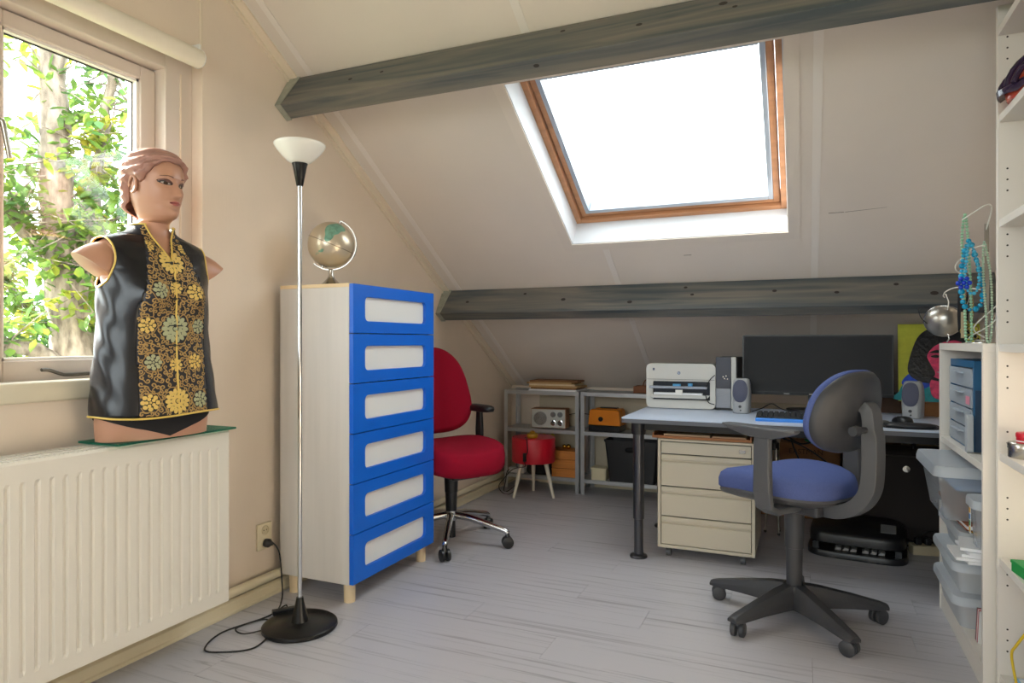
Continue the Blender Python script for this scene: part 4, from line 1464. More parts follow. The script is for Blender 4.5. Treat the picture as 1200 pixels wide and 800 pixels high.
speaker(-0.318, 3.885, radians(-6), 'silver grey desk speaker in front of the upright computer')
speaker(0.505, 3.97, radians(-22), 'silver grey desk speaker in front of the painted portrait')

# monitor
t = thing('monitor', 'wide black monitor switched off on the desk', 'monitor', (0.05, 4.09, DTZ))
TM = radians(3)


def mon(u, v, w_):
    return (u, w_ * cos(TM) + v * sin(TM), 0.258 + v * cos(TM) - w_ * sin(TM))


mb = MB().prism(rrect(-0.382, 0.382, -0.168, 0.168, 0.004, 2), 0.0, 0.022, mon)
mb.build('housing', BLACK, t, bev=0.002)
MB().prism(rrect(-0.374, 0.374, -0.150, 0.161, 0.001, 1), -0.0022, -0.0001, mon).build('screen', SCREEN, t)
MB().prism(rrect(-0.382, 0.382, -0.168, -0.153, 0.002, 1), -0.004, -0.0001, mon).build('lower_bezel', M('gloss bezel', srgb(26, 26, 28), 0.4, spec=0.2), t)
q = MB()
q.prism(rrect(-0.16, -0.13, -0.163, -0.158, 0.001, 1), -0.0048, -0.0038, mon)
q.prism(rrect(-0.03, -0.005, -0.163, -0.158, 0.001, 1), -0.0048, -0.0038, mon)
q.build('bezel_mark', M('mark grey', srgb(150, 150, 150), 0.4), t)
MB().box(-0.035, 0.035, 0.03, 0.06, 0.01, 0.20).build('stand_neck', BLACK, t, bev=0.004)
MB().prism(superell(0.15, 0.10, 2.5, 32), 0, 0.011, lambda u, v, w_: (u, v + 0.05, w_)).build('stand_foot', BLACK, t, bev=0.002)

# keyboard
t = thing('keyboard', 'black keyboard with a bright blue front edge', 'keyboard', (0.01, 3.60, DTZ), radians(1))
q = MB().prism([(-0.085, 0.0), (0.075, 0.0), (0.075, 0.030), (-0.085, 0.016)], -0.235, 0.235, lambda u, v, w_: (w_, u, v))
q.build('case', BLACK, t, bev=0.003)
q = MB().prism([(-0.092, 0.0), (-0.0855, 0.0), (-0.0855, 0.017), (-0.092, 0.012)], -0.235, 0.235, lambda u, v, w_: (w_, u, v))
q.build('blue_edge', BRIGHTBLUE, t, bev=0.001)
keyme = None
KEYM = M('key black', srgb(34, 34, 38), 0.4)
for r in range(6):
    for c in range(18):
        yy = -0.062 + r * 0.0245 + (0.004 if r == 5 else 0)
        xx = -0.218 + c * 0.0256
        if r == 0 and 3 <= c <= 7 and c != 5:
            continue
        zz = 0.0162 + (yy + 0.085) / 0.16 * 0.014
        if keyme is None:
            o = MB().prism([(-0.0105, 0), (0.0105, 0), (0.0085, 0.007), (-0.0085, 0.007)], -0.010, 0.010, lambda u, v, w_: (u, w_, v)).build('key', KEYM, t)
            keyme = o.data
        else:
            o = bpy.data.objects.new('key', keyme)
            COL.objects.link(o)
            o.parent = t
        o.location = (xx, yy, zz)
        if r == 0 and c == 5:
            o.scale = (5.6, 1, 1)

# mouse and mat
t = thing('mouse_mat', 'black mouse mat with a padded wrist rest at the right of the desk', 'mouse mat', (0.435, 3.58, DTZ))
MB().prism(superell(0.125, 0.13, 3.2, 40), 0, 0.004, lambda u, v, w_: (u, v, w_)).build('mat', BLACKFAB, t)
q = MB()
pad(q, superell(0.105, 0.034, 2.6, 36), [(0.97, 0.0042), (1.0, 0.010), (0.94, 0.018), (0.75, 0.024), (0.02, 0.026)], lambda u, v, h: (u, v - 0.095 + 0.9 * u * u, h))
q.build('wrist_rest', M('gel rest black', srgb(30, 30, 34), 0.45), t, 180)
t = thing('mouse', 'black computer mouse on the mouse mat', 'mouse', (0.415, 3.60, DTZ + 0.0042), radians(25))
q = MB()
pad(q, superell(0.034, 0.058, 2.5, 36), [(0.94, 0.0), (1.0, 0.008), (0.98, 0.018), (0.88, 0.029), (0.65, 0.036), (0.3, 0.039), (0.02, 0.040)], lambda u, v, h: (u, v, h * (1 - 0.25 * (v / 0.058) * (1 if v > 0 else 0.3))))
q.build('body', BLACK, t, 180)
q = MB().lathe([(0.0, -0.0035), (0.008, -0.0035), (0.008, 0.0035), (0.0, 0.0035)], (0, 0.03, 0.0275), 14, True, 'x')
q.build('scroll_wheel', MIDGREY, t, 40)

# painted portrait on a small wooden box
t = thing('painting_support', 'small brown wooden box at the desk edge under the portrait', 'box', (0.61, 4.13, DTZ))
MB().box(-0.10, 0.10, -0.05, 0.05, 0, 0.062).build('box_body', BROWNCARD, t, bev=0.002)
MB().box(-0.104, 0.104, -0.054, 0.054, 0.0625, 0.072).build('lid', BROWNCARD, t, bev=0.001)
t = thing('painting', 'painted portrait of a dark haired face in pink on a yellow ground', 'painting', (0.66, 4.135, DTZ + 0.0725), radians(-4))
TP = radians(14)


def pt_(u, v, w_):
    return (u, v * sin(TP) + w_ * cos(TP), v * cos(TP) - w_ * sin(TP))


MB().prism([(-0.20, 0), (0.20, 0), (0.20, 0.425), (-0.20, 0.425)], 0.0, 0.016, pt_).build('canvas', M('painted yellow ground', srgb(196, 198, 60), 0.6, var=(30, 0.08)), t)


def blob(name, mat, pts, lvl, thick=0.0012, k=5):
    p_ = [(q_.x, q_.y) for q_ in smooth_path([(a, b_, 0) for a, b_ in pts], k, True)]
    return MB().prism(p_, -lvl - thick, -lvl, pt_).build(name, mat, t)


TEAL = M('paint teal', srgb(20, 150, 160), 0.5, var=(40, 0.2))
UBLUE = M('paint blue', srgb(20, 70, 190), 0.5, var=(40, 0.25))
PINK = M('paint pink', srgb(226, 66, 110), 0.5, var=(45, 0.3), bump=(90, 0.4))
PBLACK = M('paint black', srgb(18, 16, 18), 0.4, bump=(60, 0.7))
blob('shoulder_paint', TEAL, [(-0.198, 0.003), (0.198, 0.003), (0.198, 0.10), (0.10, 0.13), (-0.08, 0.13), (-0.16, 0.11), (-0.198, 0.05)], 0.0003)
blob('shirt_paint', UBLUE, [(-0.185, 0.10), (-0.13, 0.16), (-0.06, 0.14), (-0.06, 0.08), (-0.14, 0.06)], 0.0016)
blob('shirt_paint', UBLUE, [(0.05, 0.03), (0.18, 0.06), (0.19, 0.13), (0.08, 0.10), (0.0, 0.04)], 0.0016)
blob('hair_paint', PBLACK, [(-0.155, 0.16), (-0.14, 0.26), (-0.10, 0.36), (-0.03, 0.405), (0.07, 0.405), (0.15, 0.37), (0.185, 0.28), (0.18, 0.15), (0.12, 0.12), (0.08, 0.16), (-0.03, 0.13), (-0.05, 0.10), (-0.11, 0.11)], 0.0016, 0.002)
blob('face_paint', PINK, [(-0.045, 0.03), (-0.055, 0.10), (-0.03, 0.15), (-0.05, 0.20), (-0.065, 0.25), (-0.03, 0.30), (0.02, 0.325), (0.07, 0.33), (0.12, 0.30), (0.13, 0.22), (0.10, 0.15), (0.05, 0.115), (0.04, 0.06), (0.0, 0.015)], 0.0037)
blob('brow_paint', PBLACK, [(-0.055, 0.265), (-0.02, 0.28), (0.0, 0.268), (-0.02, 0.262)], 0.0050, 0.001, 3)
blob('eye_paint', PBLACK, [(-0.05, 0.243), (-0.025, 0.253), (-0.005, 0.243), (-0.025, 0.236)], 0.0050, 0.001, 3)
blob('brow_paint', PBLACK, [(0.04, 0.268), (0.08, 0.285), (0.11, 0.27), (0.08, 0.27)], 0.0050, 0.001, 3)
blob('eye_paint', PBLACK, [(0.045, 0.245), (0.07, 0.256), (0.095, 0.245), (0.07, 0.237)], 0.0050, 0.001, 3)
blob('nose_paint', PBLACK, [(0.012, 0.27), (0.018, 0.22), (0.0, 0.195), (0.03, 0.19), (0.03, 0.20), (0.026, 0.23)], 0.0050, 0.001, 3)
blob('mouth_paint', PBLACK, [(-0.02, 0.168), (0.02, 0.172), (0.07, 0.17), (0.03, 0.162)], 0.0050, 0.001, 3)
blob('lip_paint', M('paint mint', srgb(120, 180, 170), 0.5), [(-0.025, 0.160), (0.02, 0.158), (0.07, 0.163), (0.03, 0.146)], 0.0050, 0.001, 3)
blob('jaw_paint', PBLACK, [(-0.045, 0.135), (0.0, 0.118), (0.05, 0.120), (0.0, 0.108), (-0.045, 0.118)], 0.0050, 0.001, 3)

# cables on the desk behind the keyboard
tag(MB().tube(smooth_path([(-0.27, 3.95, 0.733), (-0.22, 3.98, 0.75), (-0.17, 4.0, 0.775), (-0.12, 3.99, 0.75), (-0.05, 3.98, 0.733), (0.0, 4.0, 0.733)], 6), 0.003, 6).build('desk_cable', CORD, None, 180), 'black cable looping over the desk beside the left speaker', 'cable')
tag(MB().tube(smooth_path([(-0.22, 3.90, 0.733), (-0.14, 3.86, 0.735), (-0.05, 3.84, 0.736), (0.05, 3.82, 0.733), (0.12, 3.86, 0.733)], 6), 0.003, 6).build('desk_cable', CORD, None, 180), 'black keyboard cable lying flat behind the keyboard', 'cable')

# ------------------------------------------------------------------ under the desk
t = thing('trolley_case', 'large dark brown case with small silver badge under the desk', 'case', (0.50, 4.40, 0), radians(-4))
MB().box(-0.27, 0.30, -0.14, 0.14, 0.02, 0.515).build('case_body', CASEBROWN, t, bev=0.02, seg=3)
MB().lathe([(0.018, -0.1405), (0.018, -0.146), (0.0, -0.147)], (0.02, 0, 0.42), 18, True, 'y').build('badge', STEEL, t, 40)
MB().tube(smooth_path([(-0.10, 0, 0.51), (-0.09, 0, 0.548), (0.05, 0, 0.552), (0.06, 0, 0.51)], 5), 0.010, 8).build('handle', BLACK, t, 180)
MB().tube([(-0.275, -0.145, 0.49), (0.30, -0.145, 0.49)], 0.004, 6).build('zip', M('zip dark', srgb(70, 62, 56), 0.5), t)
for xx in (-0.24, 0.27):
    for yy in (-0.12, 0.12):
        MB().cyl((xx - 0.01, yy, 0.0135), (xx + 0.01, yy, 0.0135), 0.0135, None, 12).build('foot_wheel', BLACK, t)
t = thing('office_machine', 'flat black two tier machine with a pale label on the floor', 'machine', (0.255, 4.03, 0), radians(-6))
q = MB()
pad(q, superell(0.235, 0.185, 5, 40), [(0.97, 0.0), (1.0, 0.006), (1.0, 0.028), (0.98, 0.034), (0.02, 0.034)], lambda u, v, h: (u, v, h))
q.build('lower_tray', BLACK, t, 40)
q = MB()
pad(q, superell(0.225, 0.175, 5, 40), [(0.96, 0.066), (1.0, 0.072), (1.0, 0.108), (0.97, 0.122), (0.90, 0.130), (0.02, 0.134)], lambda u, v, h: (u, v + 0.012, h + 0.03 * (v + 0.175) / 0.35 * (h > 0.1)))
q.build('upper_body', BLACK, t, 40)
q = MB()
for sx, sy in ((-1, -1), (1, -1), (-1, 1), (1, 1)):
    q.box(sx * 0.19 - 0.015, sx * 0.19 + 0.015, sy * 0.13 - 0.015, sy * 0.13 + 0.015, 0.0345, 0.067)
q.build('spacer', BLACK, t)
q = MB()
for k in range(6):
    a = -0.10 + k * 0.036 + 0.02 * (k > 2)
    q.hexa([(a, -0.145, 0.036), (a + 0.028, -0.145, 0.036), (a + 0.028, -0.06, 0.036), (a, -0.06, 0.036), (a + 0.012, -0.14, 0.050), (a + 0.031, -0.14, 0.046), (a + 0.031, -0.06, 0.046), (a + 0.012, -0.06, 0.050)])
q.build('paper_edge', M('grey paper', srgb(150, 148, 146), 0.7), t)
MB().hexa([(0.11, -0.09, 0.139), (0.18, -0.09, 0.139), (0.18, 0.04, 0.150), (0.11, 0.04, 0.150), (0.11, -0.09, 0.1405), (0.18, -0.09, 0.1405), (0.18, 0.04, 0.1515), (0.11, 0.04, 0.1515)]).build('label_sticker', M('label grey', srgb(140, 140, 140), 0.6), t)
t = thing('power_strip', 'cream power block with black plugs on the floor beside the shelf unit', 'power strip', (0.595, 4.13, 0), radians(12))
MB().box(-0.085, 0.085, -0.035, 0.035, 0, 0.05).build('strip_body', M('strip cream', srgb(206, 192, 160), 0.4), t, bev=0.005)
for k in range(3):
    q = MB().box(-0.065 + k * 0.046, -0.035 + k * 0.046, -0.018, 0.018, 0.050, 0.085)
    q.build('plug', BLACK, t, bev=0.006)
MB().tube(smooth_path([(-0.05, 0, 0.08), (-0.03, -0.03, 0.12), (0.02, -0.02, 0.125), (0.045, 0.0, 0.09), (0.06, 0.04, 0.02), (0.03, 0.09, 0.006), (-0.06, 0.12, 0.006)], 6), 0.004, 6).build('cord', CORD, t, 180)
t = thing('camera_tripod', 'folded silver tripod standing under the desk beside the pedestal', 'tripod', (-0.165, 4.22, 0))
for k in range(3):
    a = radians(-60 + 120 * k)
    q = MB().tube([(0.018 * cos(a), 0.018 * sin(a), 0.50), (0.036 * cos(a), 0.036 * sin(a), 0.22), (0.05 * cos(a), 0.05 * sin(a), 0.012)], [0.009, 0.007, 0.006], 10)
    lg = q.build('leg', STEEL, t, 60)
    MB().ball((0.05 * cos(a), 0.05 * sin(a), 0.009), 0.009, 8, 6).build('rubber_foot', BLACK, lg, 180)
MB().lathe([(0.0, 0.49), (0.026, 0.49), (0.028, 0.53), (0.012, 0.54), (0.012, 0.60), (0.02, 0.605), (0.02, 0.625), (0.0, 0.625)], n=16).build('head', BLACK, t, 40)
MB().tube([(0.0, 0, 0.59), (0.06, -0.06, 0.56)], 0.005, 8).build('pan_handle', BLACK, t)
for (x0, x1, z1, yy, lab, wr) in ((-0.15, 0.20, 0.47, 4.66, 'brown cardboard box against the knee wall behind the tripod', 'EASTMAN'), (0.215, 0.50, 0.52, 4.78, 'brown cardboard box half hidden behind the dark case', None), (-0.60, -0.17, 0.30, 4.66, 'low brown cardboard box on the floor behind the pedestal', None)):
    t = thing('cardboard_box', lab, 'box', ((x0 + x1) / 2, yy + 0.12, 0))
    hw = (x1 - x0) / 2
    MB().box(-hw, hw, -0.12, 0.12, 0, z1).build('box_body', BROWNCARD, t, bev=0.002)
    MB().box(-hw + 0.002, -0.002, -0.118, 0.118, z1 + 0.0005, z1 + 0.004).box(0.002, hw - 0.002, -0.118, 0.118, z1 + 0.0005, z1 + 0.004).build('flap', BROWNCARD, t)
    if wr:
        words(wr, 0.045, M('box print', srgb(70, 46, 30), 0.8), t, (-0.02, -0.1205, z1 - 0.05), (radians(90), 0, 0))
t = thing('brown_crate', 'dark brown wooden crate standing upright behind the monitor', 'crate', (0.37, 4.565, 0))
MB().box(-0.15, 0.15, 0.0, 0.10, 0, 0.81).build('crate_body', M('dark walnut', srgb(96, 66, 46), 0.6, var=(4, 0.12, (1, 8, 8))), t, bev=0.003)
for i, (lab, pts, mt) in enumerate((
        ('black cable tangle drooping under the desktop behind the chair', [(-0.18, 4.10, 0.67), (-0.10, 4.06, 0.60), (-0.02, 4.02, 0.56), (0.05, 4.05, 0.58), (0.10, 4.10, 0.62), (0.04, 4.12, 0.66)], CORD),
        ('black cable hanging from the desktop down to the floor by the pedestal', [(-0.10, 4.12, 0.66), (-0.06, 4.15, 0.52), (-0.02, 4.16, 0.40), (-0.03, 4.16, 0.20), (-0.06, 4.14, 0.10), (-0.10, 4.10, 0.006)], CORD),
        ('black cable slung low between tripod and dark case', [(-0.12, 4.14, 0.57), (0.0, 4.10, 0.53), (0.12, 4.14, 0.44), (0.2, 4.18, 0.36)], CORD))):
    tag(MB().tube(smooth_path(pts, 7), 0.0045, 6).build('floor_cable', mt, None, 180), lab, 'cable')
q = MB()
for k in range(3):
    q.tube(smooth_path([(0.0, 4.08 + k * 0.012, 0.575), (0.06, 4.07 + k * 0.012, 0.555), (0.13, 4.08 + k * 0.012, 0.548), (0.20, 4.10 + k * 0.012, 0.56)], 6), 0.006, 6)
tag(q.build('green_cable', M('green sheath', srgb(24, 120, 60), 0.5), None, 180), 'green cable bundle sagging under the desktop behind the backrest', 'cable')

# ------------------------------------------------------------------ shelf units on the right
SX = 0.52
t = thing('low_shelf_unit', 'low white shelf unit with two compartments next to the desk', 'shelf unit', (0.67, 2.95, 0))
o = Vector(t.location)
LY0, LY1 = 2.572, 3.335
off(MB().box(SX, 0.82, LY1 - 0.02, LY1, 0, 1.085), o).build('side_panel', SHELFW, t, bev=0.001)
off(MB().box(SX, 0.82, LY0, LY0 + 0.018, 0, 1.085), o).build('side_panel', SHELFW, t, bev=0.001)
off(MB().box(SX, 0.82, LY0, LY1, 1.0855, 1.113), o).build('top_panel', SHELFW, t, bev=0.001)
off(MB().box(SX + 0.004, 0.82, LY0 + 0.0185, LY1 - 0.0205, 0.70, 0.725), o).build('shelf', SHELFW, t, bev=0.001)
off(MB().box(SX + 0.004, 0.82, LY0 + 0.0185, LY1 - 0.0205, 0.058, 0.080), o).build('bottom_panel', SHELFW, t, bev=0.001)
off(MB().box(SX + 0.004, SX + 0.02, LY0 + 0.0185, LY1 - 0.0205, 0, 0.0575), o).build('plinth', SHELFW, t, bev=0.001)
q = MB()
for zz in (0.30, 0.34, 0.38, 0.58, 0.62, 0.66, 0.82, 0.86):
    q.cyl((SX + 0.05, LY1 - 0.0202, zz), (SX + 0.05, LY1 - 0.0206, zz), 0.004, None, 8)
off(q, o).build('pin_hole', HOLE, t)['kind'] = 'stuff'

t = thing('tall_bookcase', 'tall white bookcase with adjustable shelves at the right edge', 'bookcase', (0.69, 1.75, 0))
o = Vector(t.location)
TX, TY0, TY1, TZ = 0.55, 0.95, 2.55, 2.165
off(MB().box(TX, 0.83, TY1 - 0.022, TY1, 0, TZ), o).build('side_panel', SHELFW, t, bev=0.001)
off(MB().box(TX, 0.83, TY0, TY0 + 0.022, 0, TZ), o).build('side_panel', SHELFW, t, bev=0.001)
off(MB().box(TX, 0.83, 1.74, 1.762, 0, 2.06), o).build('divider_panel', SHELFW, t, bev=0.001)
off(MB().box(0.825, 0.832, TY0 + 0.022, TY1 - 0.022, 0.02, TZ - 0.02), o).build('back_panel', SHELFW, t)
off(MB().box(TX, 0.824, TY0 + 0.0225, TY1 - 0.0225, TZ - 0.095, TZ - 0.07), o).build('top_panel', SHELFW, t, bev=0.001)
SHZ = (0.062, 0.425, 0.750, 1.088, 1.475, 1.80)
for z in SHZ:
    for a, b in ((TY0 + 0.0225, 1.7395), (1.7625, TY1 - 0.0225)):
        off(MB().box(TX + 0.004, 0.824, a, b, z, z + 0.024), o).build('shelf', SHELFW, t, bev=0.001)
off(MB().box(TX + 0.004, TX + 0.02, TY0 + 0.0225, TY1 - 0.0225, 0, 0.0615), o).build('plinth', SHELFW, t, bev=0.001)
q = MB()
for i in range(57):
    zz = 0.16 + i * 0.034
    if any(z - 0.02 < zz < z + 0.045 for z in SHZ) or (i % 6) in (3, 4, 5):
        continue
    q.cyl((TX + 0.025, TY1 - 0.0222, zz), (TX + 0.025, TY1 - 0.0228, zz), 0.0030, None, 8)
off(q, o).build('pin_hole', HOLE, t)['kind'] = 'stuff'

# helmet on the top shelf
HZ = 1.8245
t = thing('visored_helmet', 'dark purple and orange red helmet with pointed peak on the top shelf', 'helmet', (0.655, 2.40, HZ), radians(188))
PUR = M('deep purple shell', srgb(44, 26, 58), 0.25, coat=0.4)
ORR = M('orange red shell', srgb(206, 62, 22), 0.3, var=(9, 0.25), coat=0.4)
q = MB()
rs = []
for k in range(13):
    a = pi / 2 * k / 12
    rs.append([(0.105 * cos(a) * cos(2 * pi * i / 36) * (1.1 if cos(2 * pi * i / 36) > 0 else 1.0), 0.085 * cos(a) * sin(2 * pi * i / 36), 0.012 + 0.125 * sin(a)) for i in range(36)])
rs = [[(p[0] * 0.96, p[1] * 0.96, 0.0) for p in rs[0]]] + rs[:-1]
q.rings(rs)
q.build('shell', ORR, t, 60)
q = MB()
rs = []
for k in range(9):
    yy = -0.075 + 0.15 * k / 8
    s = 1 - (abs(yy) / 0.085) ** 2
    rs.append([(0.085, yy, 0.030), (0.105 + 0.032 * s, yy * 0.7, 0.008 + 0.004 * s), (0.105 + 0.035 * s, yy * 0.7, 0.022 + 0.006 * s), (0.088, yy, 0.060 * (0.6 + 0.4 * s))])
q.rings(rs)
q.build('peak', PUR, t, 60)
for s in (-1, 0, 1):
    q = MB()
    pts = []
    for k in range(15):
        a = pi * (0.06 + 0.88 * k / 14)
        pts.append((0.110 * cos(a) * (1.08 if cos(a) > 0 else 1), s * 0.052 * (0.9 + 0.1 * sin(a)), 0.014 + (0.130 if s == 0 else 0.105) * sin(a)))
    q.tube(pts, 0.009, 8)
    q.build('rib', PUR, t, 60)
q = MB().ball((0.06, 0.075, 0.032), 0.030, 16, 10)
q.build('side_pod', M('orange pod', srgb(216, 110, 50), 0.35), t, 180)
# tins on the middle shelf
t = thing('round_tin', 'flat round silver tin on the bookcase shelf under a red tin', 'tin', (0.60, 2.44, 0.7745))
MB().lathe([(0.0, 0.0), (0.042, 0.0), (0.044, 0.003), (0.044, 0.028), (0.0, 0.028)], n=32).build('tin_body', STEEL, t, 40)
MB().lathe([(0.0, 0.0285), (0.0455, 0.0285), (0.0455, 0.043), (0.043, 0.046), (0.0, 0.046)], n=32).build('lid', STEEL, t, 40)
t = thing('red_tin', 'small red tin with white band on top of the silver tin', 'tin', (0.605, 2.432, 0.8207))
MB().lathe([(0.0, 0.0), (0.029, 0.0), (0.030, 0.002), (0.030, 0.016), (0.0, 0.016)], n=28).build('tin_body', REDLAC, t, 40)
MB().lathe([(0.0303, 0.004), (0.0306, 0.004), (0.0306, 0.007), (0.0303, 0.007)], n=28, cap=False).build('white_band', PAPER, t)
MB().lathe([(0.0, 0.0165), (0.0315, 0.0165), (0.0315, 0.027), (0.029, 0.030), (0.0, 0.030)], n=28).build('lid', REDLAC, t, 40)
# green box
t = thing('green_box', 'bright green flat box lying on the lower bookcase shelf', 'box', (0.62, 2.33, 0.4495), radians(8))
MB().box(-0.058, 0.09, -0.09, 0.07, 0, 0.024).build('box_body', M('bright green card', srgb(30, 150, 70), 0.5), t, bev=0.002)
MB().box(-0.060, 0.092, -0.092, 0.072, 0.0245, 0.034).build('lid', M('bright green card', srgb(30, 150, 70), 0.5), t, bev=0.002)
# colourful tin with cord
t = thing('patterned_canister', 'white canister with blue and red print on the bottom bookcase shelf', 'canister', (0.635, 2.30, 0.0865))
MB().lathe([(0.0, 0.0), (0.056, 0.0), (0.058, 0.004), (0.058, 0.185), (0.0, 0.185)], n=32).build('canister_body', two_tone('canister print', srgb(238, 238, 240), srgb(60, 110, 200), 16, 0.48, 0.56, 0.4), t, 40)
MB().lathe([(0.055, 0.183), (0.0615, 0.185), (0.0615, 0.205), (0.057, 0.208), (0.052, 0.200)], n=32, cap=False).build('rim', REDLAC, t, 60)
q = MB()
for k in range(9):
    a = radians(150 + 26 * (k % 5))
    z = 0.06 + 0.085 * (k // 5) + 0.02 * (k % 2)
    q.ball((0.0585 * cos(a), 0.0585 * sin(a), z), 0.010, 8, 6, (0.4, 1, 1))
q.build('red_motif', M('motif red', srgb(210, 60, 70), 0.4), t, 180)
MB().tube([p - Vector(t.location) for p in smooth_path([(0.576, 2.335, 0.295), (0.560, 2.37, 0.24), (0.556, 2.40, 0.20), (0.564, 2.392, 0.13), (0.568, 2.385, 0.096), (0.566, 2.36, 0.0905), (0.562, 2.33, 0.0905), (0.560, 2.29, 0.0905)], 7)], 0.0038, 8).build('cord', M('yellow cord', srgb(224, 190, 40), 0.5), t, 180)['label'] = 'yellow hanging cord'
t = thing('blue_packet', 'pale blue flat packet lying at the foot of the patterned canister', 'packet', (0.640, 2.452, 0.0865), radians(4))
MB().box(-0.055, 0.055, -0.045, 0.045, 0, 0.010).build('packet_body', M('packet blue', srgb(150, 196, 226), 0.5), t, bev=0.002)
MB().box(-0.045, 0.045, -0.035, 0.035, 0.0102, 0.0115).build('cover_label', PAPER, t)
# cream box with knobs
t = thing('knobbed_box', 'cream box with two dark knobs on the bookcase shelf', 'box', (0.69, 2.20, 1.1125), radians(0))
MB().box(-0.075, 0.10, -0.08, 0.10, 0, 0.30).build('box_body', M('box cream', srgb(226, 216, 192), 0.5), t, bev=0.006)
for zz in (0.16, 0.235):
    MB().lathe([(0.012, 0.1002), (0.012, 0.112), (0.009, 0.116), (0.0, 0.116)], (-0.045, 0, zz), 16, True, 'y').build('knob', BLACK, t, 40)

# blue small parts cabinet
t = thing('parts_cabinet', 'petrol blue parts cabinet with four clear drawers in the low shelf unit', 'parts cabinet', (0.675, 3.06, 0.7255))
y0, y1, zt = -0.20, 0.21, 0.325
q = MB()
q.box(-0.125, 0.125, y0, y0 + 0.008, 0, zt).box(-0.125, 0.125, y1 - 0.008, y1, 0, zt).box(0.118, 0.125, y0 + 0.008, y1 - 0.008, 0, zt)
q.box(-0.125, 0.118, y0 + 0.008, y1 - 0.008, 0, 0.007).box(-0.125, 0.118, y0 + 0.008, y1 - 0.008, zt - 0.026, zt)
for k in range(1, 4):
    z = 0.007 + k * 0.073
    q.box(-0.123, 0.118, y0 + 0.008, y1 - 0.008, z - 0.002, z + 0.002)
q.build('housing', PETROL, t, bev=0.002)
g = random.Random(4)
for k in range(4):
    z0 = 0.0095 + k * 0.073
    q = MB()
    a, b = y0 + 0.012, y1 - 0.012
    q.box(-0.130, -0.126, a, b, z0, z0 + 0.066).box(-0.126, 0.10, a, a + 0.002, z0, z0 + 0.062).box(-0.126, 0.10, b - 0.002, b, z0, z0 + 0.062).box(-0.126, 0.10, a, b, z0, z0 + 0.0015)
    q.hexa([(-0.150, a + 0.12, z0 + 0.050), (-0.1305, a + 0.12, z0 + 0.046), (-0.1305, b - 0.12, z0 + 0.046), (-0.150, b - 0.12, z0 + 0.050), (-0.150, a + 0.12, z0 + 0.053), (-0.1305, a + 0.12, z0 + 0.052), (-0.1305, b - 0.12, z0 + 0.052), (-0.150, b - 0.12, z0 + 0.053)])
    d = q.build('drawer', see_through('cloudy clear plastic', srgb(248, 250, 252), srgb(232, 238, 244), 0.62, 0.2) if k == 0 else MATS['cloudy clear plastic'], t)
    q = MB()
    for j in range(16):
        cx, cy = g.uniform(-0.11, 0.05), g.uniform(a + 0.03, b - 0.03)
        s = g.uniform(0.006, 0.016)
        q.ball((cx, cy, z0 + 0.003 + s), s, 7, 5, (1, g.uniform(0.7, 1.6), 1))
    q.build('drawer_contents', M('small parts %d' % k, [srgb(170, 170, 168), srgb(196, 190, 180), srgb(150, 160, 176), srgb(120, 124, 130)][k], 0.5, var=(60, 0.3)), d, 60)['kind'] = 'stuff'
MB().box(-0.1318, -0.1305, y0 + 0.03, y0 + 0.09, 0.165, 0.195).build('pink_label', M('label pink', srgb(224, 140, 160), 0.5), t)
q = MB()
q.prism(rrect(y0 - 0.035, y0 + 0.004, 0.0, 0.135, 0.012), -0.150, -0.1305, lambda u, v, w_: (w_, u, v))
q.build('grey_tab', M('tab grey', srgb(176, 180, 184), 0.4), t, bev=0.002)
MB().box(-0.12, 0.12, y0 - 0.0015, y0 - 0.0002, 0.0, 0.22).build('side_recess', M('petrol dark', srgb(38, 66, 96), 0.4), t)

# plastic bins


def bin_(label, loc, lx, ly, h, mat, rz=0.0, grp=None, lidh=0.022, content=None, taper=0.86, clip=True):
    t = thing('storage_bin', label, 'storage bin', loc, rz, grp)
    ol = rrect(-lx / 2, lx / 2, -ly / 2, ly / 2, 0.03, 4)
    f = lambda u, v, z: (u * (taper + (1 - taper) * z / h), v * (taper + (1 - taper) * z / h), z)
    q = MB()
    hb = h - lidh
    q.rings([[f(u, v, 0) for u, v in ol], [f(u, v, 0.012) for u, v in ol], [f(u, v, hb) for u, v in ol]], False)
    q.add([f(u, v, 0) for u, v in ol], [tuple(range(len(ol)))])
    q.build('bin_body', mat, t, 40)
    q = MB()
    ol2 = rrect(-lx / 2 - 0.012, lx / 2 + 0.012, -ly / 2 - 0.012, ly / 2 + 0.012, 0.035, 4)
    q.rings([[(u, v, hb - 0.012) for u, v in ol2], [(u, v, hb + 0.006) for u, v in ol2], [(u * 0.97, v * 0.97, h - 0.004) for u, v in ol2], [(u * 0.90, v * 0.90, h - 0.006) for u, v in ol2]], False)
    n_ = len(ol2)
    q.add([(u * 0.90, v * 0.90, h - 0.006) for u, v in ol2], [tuple(range(n_))])
    lid = q.build('lid', MILKLID, t, 40)
    if clip:
        MB().box(-lx * 0.10, lx * 0.30, -ly / 2 - 0.020, -ly / 2 - 0.0125, hb - 0.030, hb + 0.002).build('clip', M('clip umber', srgb(84, 72, 62), 0.5), t, bev=0.003)
    if content:
        q = MB()
        g = random.Random(content[1])
        z = 0.006
        while z < hb - 0.03 and z < content[2]:
            th = g.uniform(0.004, 0.014)
            ax, ay = lx * taper / 2 - 0.025 - g.uniform(0, 0.02), ly * taper / 2 - 0.03 - g.uniform(0, 0.03)
            q.box(-ax, ax, -ay, ay, z, z + th)
            z += th + 0.001
        q.build('bin_contents', content[0], t)['kind'] = 'stuff'
    return t


